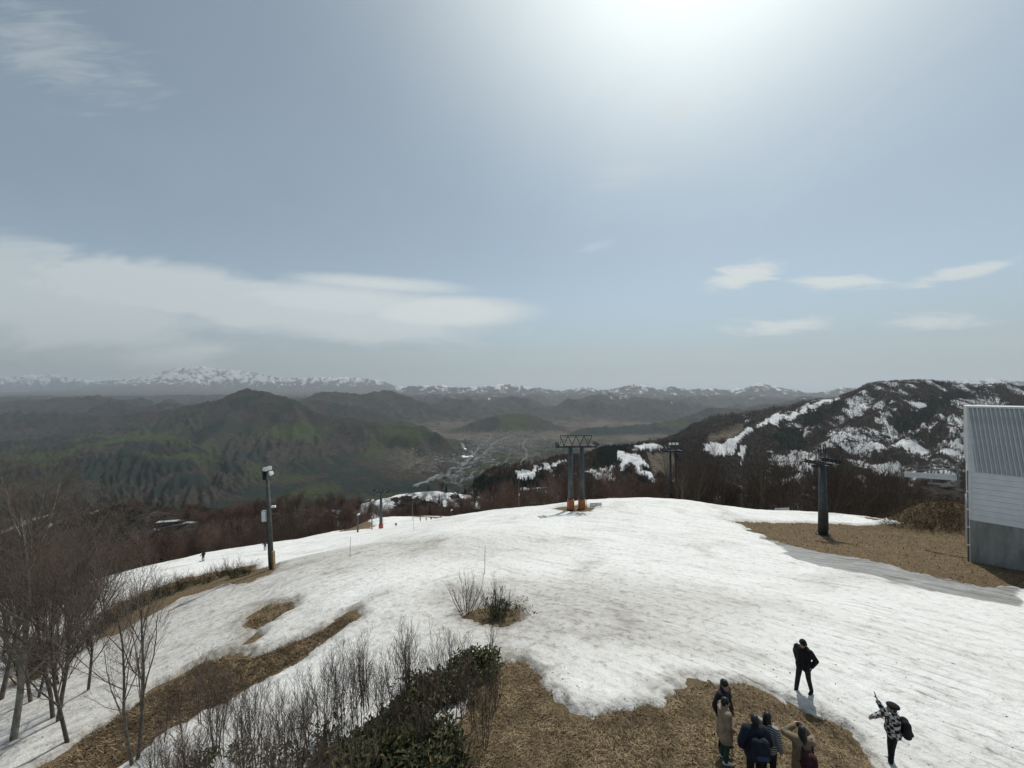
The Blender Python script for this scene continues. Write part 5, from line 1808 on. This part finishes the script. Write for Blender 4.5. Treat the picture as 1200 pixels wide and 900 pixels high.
for sx in (-1.45, 1.45):
    for sy in (-0.8, 0.8):
        w_ = MB(); wheel(w_, (sx, sy, 0.34), (0, 1, 0), 0.34, 0.2); w_.build('wheel', MAT['rubber'], van)
tag(van, 'white van parked on the road beside the long low shed', 'van')

# ------------------------------------------------------------------ people
material('skin', (0.42, 0.27, 0.20), 0.6, 0.3, var=0.08, nscale=4)
material('black_hair', (0.012, 0.010, 0.010), 0.5, 0.4, var=0.3, nscale=20)
material('eye', (0.02, 0.015, 0.012), 0.2, 0.5)
material('lips', (0.30, 0.14, 0.12), 0.5, 0.3)
for nm_, c_ in (('black_cloth', (0.014, 0.014, 0.015)), ('charcoal_cloth', (0.022, 0.022, 0.025)), ('navy_cloth', (0.014, 0.018, 0.030)), ('blue_cloth', (0.035, 0.07, 0.20)),
                ('beige_cloth', (0.27, 0.21, 0.15)), ('khaki_cloth', (0.19, 0.15, 0.10)), ('green_cloth', (0.025, 0.055, 0.035)), ('white_shoe', (0.62, 0.61, 0.59)),
                ('black_shoe', (0.016, 0.016, 0.016)), ('maroon_cloth', (0.050, 0.018, 0.022)), ('grey_cloth', (0.17, 0.17, 0.17)), ('blue_patch', (0.03, 0.05, 0.09)), ('pale_cloth', (0.55, 0.54, 0.52))):
    material(nm_, c_, 0.85, 0.2, var=0.3, nscale=7, bump=0.6, bscale=9, bdist=0.03)


def pattern_cloth(name, a, b, kind):
    m = bpy.data.materials.new(name)
    m.use_nodes = True
    t = m.node_tree; t.nodes.clear()
    N = NT(t)
    pos = N.n('ShaderNodeTexCoord').outputs['Object']
    if kind == 'check':
        c = N.n('ShaderNodeTexChecker', {'Vector': N.map(pos, rot=(0.3, 0.2, 0.4)), 'Scale': 11.0, 'Color1': (*a, 1), 'Color2': (*b, 1)}).outputs['Color']
    else:
        z_ = N.n('ShaderNodeSeparateXYZ', {0: pos}).outputs[2]
        c = N.mix(N.ramp(N.m('SINE', N.m('MULTIPLY', z_, 130.0)), -0.1, 0.1), a, b)
    s = N.n('ShaderNodeBsdfPrincipled', {'Base Color': c, 'Roughness': 0.9, 'Specular IOR Level': 0.15})
    t.links.new(s.outputs[0], N.n('ShaderNodeOutputMaterial').inputs['Surface'])
    MAT[name] = m


pattern_cloth('check_cloth', (0.45, 0.44, 0.43), (0.018, 0.018, 0.02), 'check')
pattern_cloth('striped_cloth', (0.30, 0.30, 0.30), (0.06, 0.06, 0.065), 'stripe')

PENDING = []


def capsule(mb, a, ra, b, rb, n=10):
    """Rounded tapered limb between two joints."""
    a, b = Vector(a), Vector(b)
    d = b - a
    L = d.length
    d = d.normalized() if L > 1e-6 else Vector((0, 0, 1))
    pts, rad = [], []
    for k in range(3):
        t = math.pi / 2 * (1 - k / 3)
        pts.append(a - d * ra * math.sin(t)); rad.append(max(ra * math.cos(t), ra * 0.06))
    for k in range(5):
        pts.append(a + d * (L * k / 4)); rad.append(ra + (rb - ra) * k / 4)
    for k in range(1, 4):
        t = math.pi / 2 * k / 3
        pts.append(b + d * rb * math.sin(t)); rad.append(max(rb * math.cos(t), rb * 0.06))
    mb.tube(pts, rad, n)


def ball(mb, c, r, sc=(1, 1, 1), n=12):
    c = Vector(c)
    pts, rad = [], []
    k0 = len(mb.v)
    for k in range(9):
        t = -math.pi / 2 + math.pi * k / 8
        pts.append(Vector((0, 0, math.sin(t) * r))); rad.append(max(math.cos(t) * r, r * 0.05))
    mb.tube(pts, rad, n)
    for i in range(k0, len(mb.v)):
        v = Vector(mb.v[i])
        mb.v[i] = (c.x + v.x * sc[0], c.y + v.y * sc[1], c.z + v.z * sc[2])


def flesh(name, mb, voxel, mat, parent, smooth=3):
    """One continuous skin over the joined limbs (voxel union)."""
    o = mb.build(name, mat, parent)
    md = o.modifiers.new('union', 'REMESH')
    md.mode = 'VOXEL'
    md.voxel_size = voxel
    md.use_smooth_shade = True
    PENDING.append((o, smooth))
    return o


def hand(mb, wrist, dirv, palm_n, curl=0.6, s=1.0):
    """Palm, four unequal bent fingers, and a thumb that leaves the side of the palm."""
    w = Vector(wrist); d = Vector(dirv).normalized(); n = Vector(palm_n)
    n = (n - d * n.dot(d)).normalized()
    side = d.cross(n)
    for q_ in (-1, 1):
        capsule(mb, w + side * 0.018 * q_ * s, 0.021 * s, w + d * 0.075 * s + side * 0.024 * q_ * s, 0.020 * s, 8)
    for i, L in enumerate((0.066, 0.076, 0.072, 0.056)):
        o = w + d * 0.085 * s + side * (0.036 - 0.024 * i) * s
        d1 = (d + n * curl * 0.55).normalized(); d2 = (d + n * curl * 1.5).normalized()
        k = o + d1 * L * 0.55 * s
        capsule(mb, o, 0.0105 * s, k, 0.0098 * s, 7)
        capsule(mb, k, 0.0098 * s, k + d2 * L * 0.55 * s, 0.0085 * s, 7)
    o = w + d * 0.03 * s + side * 0.036 * s
    k = o + (d * 0.6 + side * 0.8 + n * 0.3).normalized() * 0.04 * s
    capsule(mb, o, 0.013 * s, k, 0.011 * s, 7)
    capsule(mb, k, 0.011 * s, k + (d * 0.9 + n * 0.6).normalized() * 0.034 * s, 0.0095 * s, 7)


def person(spec):
    """A clothed figure in a given pose. Local axes: x to its right, y ahead, z up. Drawn for 1.72 m and scaled."""
    S = spec.get('h', 1.72) / 1.72
    o = empty('person', spec['loc'], spec['yaw'])
    o.scale = (S, S, S)
    v = spec.get('voxel', 0.011)
    j = dict(hipR=(0.095, 0, 0.92), hipL=(-0.095, 0, 0.92), kneeR=(0.10, 0.02, 0.50), kneeL=(-0.10, 0.02, 0.50), ankR=(0.11, -0.02, 0.09), ankL=(-0.11, -0.02, 0.09),
             shR=(0.185, -0.01, 1.405), shL=(-0.185, -0.01, 1.405), elR=(0.25, -0.03, 1.13), elL=(-0.25, -0.03, 1.13), wrR=(0.25, 0.08, 0.90), wrL=(-0.25, 0.08, 0.90))
    j.update(spec.get('pose', {}))
    J = {k: Vector(q) for k, q in j.items()}
    head = Vector(spec.get('head', (0, 0.03, 1.585)))
    hyaw = spec.get('look', 0.0)
    hm_ = Matrix.Rotation(hyaw, 3, 'Z') @ Matrix.Rotation(spec.get('nod', 0.0), 3, 'X')
    H_ = lambda x, y, z: head + hm_ @ Vector((x, y, z))
    b = MB()
    # torso, neck and limbs
    capsule(b, (-0.07, 0, 0.94), 0.115, (0.07, 0, 0.94), 0.115)
    capsule(b, (0, 0, 0.95), 0.12, (0, 0.005, 1.12), 0.108)
    capsule(b, (-0.05, 0.01, 1.12), 0.10, (-0.07, 0.01, 1.32), 0.105)
    capsule(b, (0.05, 0.01, 1.12), 0.10, (0.07, 0.01, 1.32), 0.105)
    capsule(b, J['shL'] * 0.8 + Vector((0, 0, 0.28)), 0.06, J['shR'] * 0.8 + Vector((0, 0, 0.28)), 0.06)
    capsule(b, (0, -0.01, 1.40), 0.062, head + Vector((0, -0.02, -0.08)), 0.052)
    for s_ in 'RL':
        capsule(b, J['hip' + s_], 0.088, J['knee' + s_], 0.056)
        capsule(b, J['knee' + s_], 0.056, J['ank' + s_], 0.038)
        ft = spec.get('toe' + s_, (0.02 if s_ == 'R' else -0.02, 1, 0))
        f = Vector(ft).normalized()
        capsule(b, J['ank' + s_] + Vector((0, 0, -0.05)), 0.036, J['ank' + s_] + f * 0.15 + Vector((0, 0, -0.055)), 0.030)
        capsule(b, J['sh' + s_], 0.056, J['el' + s_], 0.042)
        capsule(b, J['el' + s_], 0.042, J['wr' + s_], 0.028)
        dv = (J['wr' + s_] - J['el' + s_]).normalized()
        hand(b, J['wr' + s_], spec.get('hand' + s_, dv), spec.get('palm' + s_, (-1 if s_ == 'R' else 1, 0.3, 0.1)), spec.get('curl' + s_, 0.6))
    # head with jaw, nose, ears
    ball(b, H_(0, -0.012, 0.03), 0.098, (0.80, 1.0, 1.05))
    capsule(b, H_(0, 0.03, -0.01), 0.066, H_(0, 0.048, -0.075), 0.042)
    capsule(b, H_(0, 0.088, 0.015), 0.010, H_(0, 0.108, -0.022), 0.015)
    for s_ in (-1, 1):
        capsule(b, H_(s_ * 0.078, -0.01, 0.02), 0.014, H_(s_ * 0.080, -0.005, -0.025), 0.010)
    flesh('body', b, v * 0.8, MAT['skin'], o, 2)
    if v < 0.02:
        for s_ in (-1, 1):
            e = MB(); ball(e, H_(s_ * 0.031, 0.083, 0.012), 0.011); e.build('eye', MAT['eye'], o, smooth=True)
        e = MB(); capsule(e, H_(-0.018, 0.086, -0.052), 0.006, H_(0.018, 0.086, -0.052), 0.006, 6); e.build('mouth', MAT['lips'], o, smooth=True)
    # hair or hat
    hb = MB()
    ball(hb, H_(0, -0.026, 0.048), 0.108, (0.84, 1.0, 1.02))
    ball(hb, H_(0, -0.06, -0.01), 0.085, (0.95, 0.8, 1.0))
    if spec.get('long_hair'):
        capsule(hb, H_(0, -0.06, -0.02), 0.085, H_(0, -0.085, -0.24), 0.075)
        for s_ in (-1, 1):
            capsule(hb, H_(s_ * 0.066, -0.03, 0.0), 0.032, H_(s_ * 0.075, -0.02, -0.2), 0.03)
    flesh('hair', hb, v, MAT['black_hair'], o, 2)
    hat = spec.get('hat')
    if hat == 'beanie':
        q = MB(); ball(q, H_(0, -0.018, 0.072), 0.116, (0.88, 1.0, 0.85)); capsule(q, H_(-0.05, 0.0, 0.045), 0.066, H_(0.05, 0.0, 0.045), 0.066)
        flesh('hat', q, v, MAT['black_cloth'], o, 2)
    elif hat == 'beret':
        q = MB(); ball(q, H_(-0.01, -0.035, 0.10), 0.155, (0.95, 1.05, 0.48)); ball(q, H_(0, -0.015, 0.06), 0.108, (0.88, 1, 0.5))
        flesh('hat', q, v, MAT['black_cloth'], o, 2)
    # jacket or coat
    k = MB()
    g = spec.get('bulk', 0.03)
    capsule(k, (-0.06, 0, 1.0), 0.12 + g, (0.06, 0, 1.0), 0.12 + g)
    capsule(k, (-0.055, 0.005, 1.04), 0.105 + g, (-0.075, 0.005, 1.33), 0.105 + g)
    capsule(k, (0.055, 0.005, 1.04), 0.105 + g, (0.075, 0.005, 1.33), 0.105 + g)
    capsule(k, J['shL'] * 0.78 + Vector((0, 0, 0.305)), 0.07 + g * 0.6, J['shR'] * 0.78 + Vector((0, 0, 0.305)), 0.07 + g * 0.6)
    capsule(k, (0, -0.02, 1.42), 0.085 + g * 0.4, (0, -0.02, 1.475), 0.078)
    for s_ in 'RL':
        capsule(k, J['sh' + s_], 0.066 + g * 0.7, J['el' + s_], 0.052 + g * 0.6)
        capsule(k, J['el' + s_], 0.052 + g * 0.6, J['el' + s_].lerp(J['wr' + s_], 0.94), 0.042 + g * 0.4)
    hem = spec.get('hem', 0.88)
    for x_ in (-0.075, 0.075):
        for y_ in (-0.03, 0.03):
            capsule(k, (x_, y_, 1.0), 0.105 + g * 0.8, (x_ * (1.0 + 0.35 * (1 - hem)), y_ * 1.2, hem + 0.06), 0.095 + g)
    if spec.get('hood'):
        capsule(k, (-0.06, -0.10, 1.43), 0.07, (0.06, -0.10, 1.43), 0.07)
    flesh('coat' if hem < 0.7 else 'jacket', k, v, MAT[spec['top']], o, 3)
    # trousers and shoes
    k = MB()
    capsule(k, (-0.06, 0, 0.93), 0.125, (0.06, 0, 0.93), 0.125)
    for s_ in 'RL':
        capsule(k, J['hip' + s_], 0.103, J['knee' + s_], 0.074)
        capsule(k, J['knee' + s_], 0.074, J['ank' + s_] + Vector((0, 0, 0.02)), 0.062)
    flesh('trousers', k, v, MAT[spec['legs']], o, 3)
    for s_ in 'RL':
        k = MB()
        f = Vector(spec.get('toe' + s_, (0.02 if s_ == 'R' else -0.02, 1, 0))).normalized()
        a = J['ank' + s_]
        capsule(k, a + Vector((0, 0, -0.035)) - f * 0.03, 0.05, a + Vector((0, 0, -0.035)) + f * 0.05, 0.052)
        capsule(k, a + Vector((0, 0, -0.045)) + f * 0.05, 0.048, a + f * 0.17 + Vector((0, 0, -0.052)), 0.038)
        flesh('shoe', k, v, MAT[spec['shoes']], o, 2)
    tag(o, spec['label'], 'person', spec.get('group'))
    return o


def backpack(of, mat, label, off=(0, -0.24, 1.2), size=(0.17, 0.10, 0.24), patch=None):
    o = empty('backpack')
    o.matrix_world = Matrix.Translation(of.location) @ of.rotation_euler.to_matrix().to_4x4() @ Matrix.Scale(of.scale[0], 4)
    o.location = of.location; o.rotation_euler = of.rotation_euler; o.scale = of.scale
    k = MB()
    x_, y_, z_ = off
    for s_ in (-1, 1):
        capsule(k, (x_ + s_ * size[0] * 0.5, y_, z_ - size[2] * 0.55), size[1], (x_ + s_ * size[0] * 0.42, y_, z_ + size[2] * 0.45), size[1] * 0.9)
    capsule(k, (x_ - size[0] * 0.4, y_, z_), size[1] * 1.05, (x_ + size[0] * 0.4, y_, z_), size[1] * 1.05)
    flesh('pack', k, 0.012, MAT[mat], o, 3)
    k = MB()
    capsule(k, (x_ - size[0] * 0.4, y_ - size[1] * 0.8, z_ - size[2] * 0.4), size[1] * 0.55, (x_ + size[0] * 0.4, y_ - size[1] * 0.8, z_ - size[2] * 0.4), size[1] * 0.55)
    flesh('pocket', k, 0.012, MAT[patch or mat], o, 2)
    for s_ in (-1, 1):
        MB().tube([(x_ + s_ * 0.10, y_ + 0.05, z_ + size[2] * 0.5), (x_ + s_ * 0.12, -0.02, 1.50), (x_ + s_ * 0.13, 0.13, 1.40), (x_ + s_ * 0.15, 0.15, 1.2), (x_ + s_ * 0.16, y_ + 0.05, z_ - size[2] * 0.5)], 0.022, 8).build('strap', MAT[mat], o, smooth=True)
    return tag(o, label, 'backpack')


def stand(px, py, h):
    """Ground point where a figure of height h has the top of its head at the photo pixel."""
    y = 11.0
    for _ in range(40):
        x = (px - CX) / FPX * y
        y = 0.6 * y + 0.4 * (float(gz(x, y)) + h + 0.02) / ((HY - py) / FPX)
    x = (px - CX) / FPX * y
    return (x, y, float(gz(x, y)) + 0.0)


def yaw_to(dx_, dy_):
    return math.atan2(-dx_, dy_)


snow_z = lambda p_: (p_[0], p_[1], p_[2] + 0.14)
# man in black standing on the open snow
p1 = person(dict(loc=snow_z(stand(939, 752, 1.74)), h=1.74, yaw=yaw_to(-0.85, -0.5), top='black_cloth', legs='charcoal_cloth', shoes='black_shoe', hat='beanie', hem=0.80, bulk=0.045, hood=True, look=-0.35, nod=-0.3,
                 pose=dict(kneeR=(0.12, 0.10, 0.50), ankR=(0.15, 0.16, 0.09), kneeL=(-0.12, -0.04, 0.50), ankL=(-0.16, -0.14, 0.09), elR=(0.30, -0.14, 1.14), wrR=(0.20, -0.02, 0.96), elL=(-0.30, -0.14, 1.15), wrL=(-0.22, 0.0, 0.95)),
                 label='person in black jacket and beanie standing alone on the snow, hands at the pockets'))
# photographer with raised arm
p2 = person(dict(loc=snow_z(stand(1042, 827, 1.64)), h=1.64, yaw=yaw_to(-0.85, 0.45), top='check_cloth', legs='black_cloth', shoes='white_shoe', hat='beret', hem=0.86, bulk=0.05,
                 pose=dict(shL=(-0.19, 0.0, 1.42), elR=(0.20, 0.20, 1.22), wrR=(0.10, 0.42, 1.12), elL=(-0.22, 0.24, 1.55), wrL=(-0.20, 0.38, 1.80), kneeR=(0.11, 0.03, 0.5), ankR=(0.12, 0.02, 0.09), kneeL=(-0.11, 0.06, 0.5), ankL=(-0.14, 0.10, 0.09)),
                 curlR=1.0, curlL=1.1, handL=(0.05, 0.25, 1), palmL=(0.2, 1, 0), label='person in checked jacket and beret raising a phone, white shoes'))
backpack(p2, 'black_cloth', 'black backpack worn by the person in the checked jacket', (0, -0.27, 1.16), (0.19, 0.12, 0.28))
ph = empty('phone', p2.location, 0.0); ph.rotation_euler = p2.rotation_euler; ph.scale = p2.scale
MB().box((-0.19, 0.43, 1.95), (0.095, 0.014, 0.19), Matrix.Rotation(-0.25, 3, 'X')).build('case', MAT['black_shoe'], ph, bevel=0.004)
MB().box((-0.19, 0.4215, 1.952), (0.076, 0.002, 0.155), Matrix.Rotation(-0.25, 3, 'X')).build('screen', MAT['car_glass'], ph)
tag(ph, 'dark phone held up by the person in the checked jacket', 'phone')
# couple on the dead grass
p3 = person(dict(loc=stand(846, 793, 1.78), h=1.78, yaw=yaw_to(0.55, -0.8), top='charcoal_cloth', legs='black_cloth', shoes='black_shoe', hem=0.86, bulk=0.04, look=-0.2, nod=-0.2,
                 pose=dict(elR=(0.28, -0.08, 1.14), wrR=(0.27, 0.02, 0.90), elL=(-0.30, -0.06, 1.13), wrL=(-0.28, 0.06, 0.88)), label='tall bare-headed person in dark clothes standing behind the beige coat'))
lp = stand(850, 810, 1.66)
p4 = person(dict(loc=(p3.location.x * 0.963, p3.location.y * 0.96, float(gz(p3.location.x * 0.963, p3.location.y * 0.96))), h=1.62, yaw=yaw_to(0.8, -0.1), top='beige_cloth', legs='green_cloth', shoes='white_shoe', hem=0.62, bulk=0.05, look=-0.1, nod=-0.15, long_hair=False, hood=True,
                 pose=dict(elR=(0.27, 0.0, 1.14), wrR=(0.18, 0.16, 1.0), elL=(-0.27, 0.0, 1.14), wrL=(-0.16, 0.17, 1.0)), label='person in long beige coat, green trousers and white shoes on the dead grass'))
# pair seen from behind
p5 = person(dict(loc=stand(882, 834, 1.78), h=1.78, yaw=yaw_to(0.12, 1.0), top='navy_cloth', legs='black_cloth', shoes='black_shoe', hem=0.80, bulk=0.06,
                 pose=dict(elR=(0.30, -0.02, 1.15), wrR=(0.20, 0.16, 1.02), elL=(-0.32, -0.04, 1.14), wrL=(-0.27, 0.10, 0.92)), label='broad person in dark navy jacket with a backpack, seen from behind'))
backpack(p5, 'navy_cloth', 'navy backpack with a blue pocket on the broad dark figure', (0, -0.25, 1.18), (0.20, 0.11, 0.30), 'blue_patch')
q_ = stand(897, 831, 1.70)
p6 = person(dict(loc=q_, h=1.70, yaw=yaw_to(0.75, 0.55), top='striped_cloth', legs='black_cloth', shoes='black_shoe', hem=0.86, bulk=0.035, look=-0.4, long_hair=True,
                 label='long-haired person in grey striped top beside the navy jacket'))
# trench coat with a camera at the eye
p7 = person(dict(loc=stand(937, 847, 1.66), h=1.66, yaw=yaw_to(0.35, 1.0), top='khaki_cloth', legs='charcoal_cloth', shoes='black_shoe', hem=0.42, bulk=0.05, long_hair=True,
                 pose=dict(elR=(0.26, 0.20, 1.36), wrR=(0.10, 0.22, 1.55), elL=(-0.36, 0.12, 1.40), wrL=(-0.13, 0.19, 1.56)), curlR=1.2, curlL=1.2, handR=(-0.3, 0.4, 0.5), handL=(0.3, 0.4, 0.5),
                 label='person in long khaki coat lifting a camera to the eye, seen from behind'))
backpack(p7, 'maroon_cloth', 'dark maroon backpack slung on the khaki coat', (0.06, -0.25, 1.10), (0.15, 0.11, 0.24))
cm = empty('camera_body', p7.location); cm.rotation_euler = p7.rotation_euler; cm.scale = p7.scale
MB().box((0.0, 0.20, 1.60), (0.14, 0.06, 0.09)).build('case', MAT['black_shoe'], cm, bevel=0.012)
lb = MB(); wheel(lb, (0.0, 0.27, 1.595), (0, 1, 0), 0.035, 0.09); lb.build('lens', MAT['black_shoe'], cm)
tag(cm, 'small dark camera held to the eye by the khaki coat', 'camera')

# skiers far down the slope
for px, py, d_, top, legs, yw, lab, bend in [(240, 657, 68, 'black_cloth', 'black_cloth', 1.2, 'distant snowboarder in black gliding along the left edge of the snow', 0.12), (312, 645, 72, 'blue_cloth', 'charcoal_cloth', 0.6, 'distant person in blue partly behind the floodlight pole', 0.05),
                                             (464.5, 618, 112, 'black_cloth', 'charcoal_cloth', 0.2, 'distant person in black crouching on the far snow', 0.3), (493, 615, 124, 'charcoal_cloth', 'black_cloth', 2.0, 'distant dark-clad skier beside the pale-jacketed one', 0.0),
                                             (500, 613, 130, 'pale_cloth', 'charcoal_cloth', 1.0, 'distant skier in pale jacket on the far snow', 0.0), (505.5, 613, 131, 'navy_cloth', 'navy_cloth', 0.0, 'small distant figure low on the far snow', 0.35), (517, 613, 132, 'grey_cloth', 'black_cloth', 2.5, 'distant skier in grey jacket near the short dark post', 0.0)]:
    x, y = wp(px, py, d_)[:2]
    kn_ = 0.5 - bend * 0.15
    sp = person(dict(loc=(x, y, float(gz(x, y)) + 0.14), h=1.72, yaw=yw, top=top, legs=legs, shoes='black_shoe', hat='beanie', voxel=0.03, head=(0, 0.03 + bend * 0.6, 1.585 - bend * 0.2), label=lab, group='distant skiers',
                     pose=dict(kneeR=(0.14, 0.02 + bend * 0.7, kn_), kneeL=(-0.14, 0.02 + bend * 0.7, kn_), elR=(0.36, 0.05, 1.15), elL=(-0.36, 0.05, 1.15), wrR=(0.38, 0.25, 1.0), wrL=(-0.38, 0.25, 1.0))))
    if bend >= 0.3:
        sp.scale = (0.98, 0.98, 0.72)
    if px == 240:
        bd = MB().tube([(-0.75, 0.0, 0.10), (-0.6, 0, 0.03), (0, 0, 0.02), (0.6, 0, 0.03), (0.75, 0, 0.10)], [0.06, 0.13, 0.12, 0.13, 0.06], 10)
        bd.v = [(a_, b_, 0.02 + (c_ - 0.02) * 0.12) for a_, b_, c_ in bd.v]
        tag(bd.build('snowboard', MAT['black_shoe'], None, (x, y, float(gz(x, y)) + 0.13)), 'dark snowboard under the distant snowboarder', 'snowboard')

# turn the joined limbs into finished skins, all in one evaluation
dg = bpy.context.evaluated_depsgraph_get()
done = []
for o, sm in PENDING:
    done.append((o, bpy.data.meshes.new_from_object(o.evaluated_get(dg)), sm))
for o, me2, sm in done:
    o.modifiers.clear()
    bm = bmesh.new(); bm.from_mesh(me2)
    for _ in range(sm):
        bmesh.ops.smooth_vert(bm, verts=bm.verts, factor=0.5, use_axis_x=True, use_axis_y=True, use_axis_z=True)
    bm.to_mesh(me2); bm.free()
    me2.polygons.foreach_set('use_smooth', [True] * len(me2.polygons))
    mats_ = list(o.data.materials)
    o.data = me2
    me2.materials.clear()
    for m_ in mats_:
        me2.materials.append(m_)
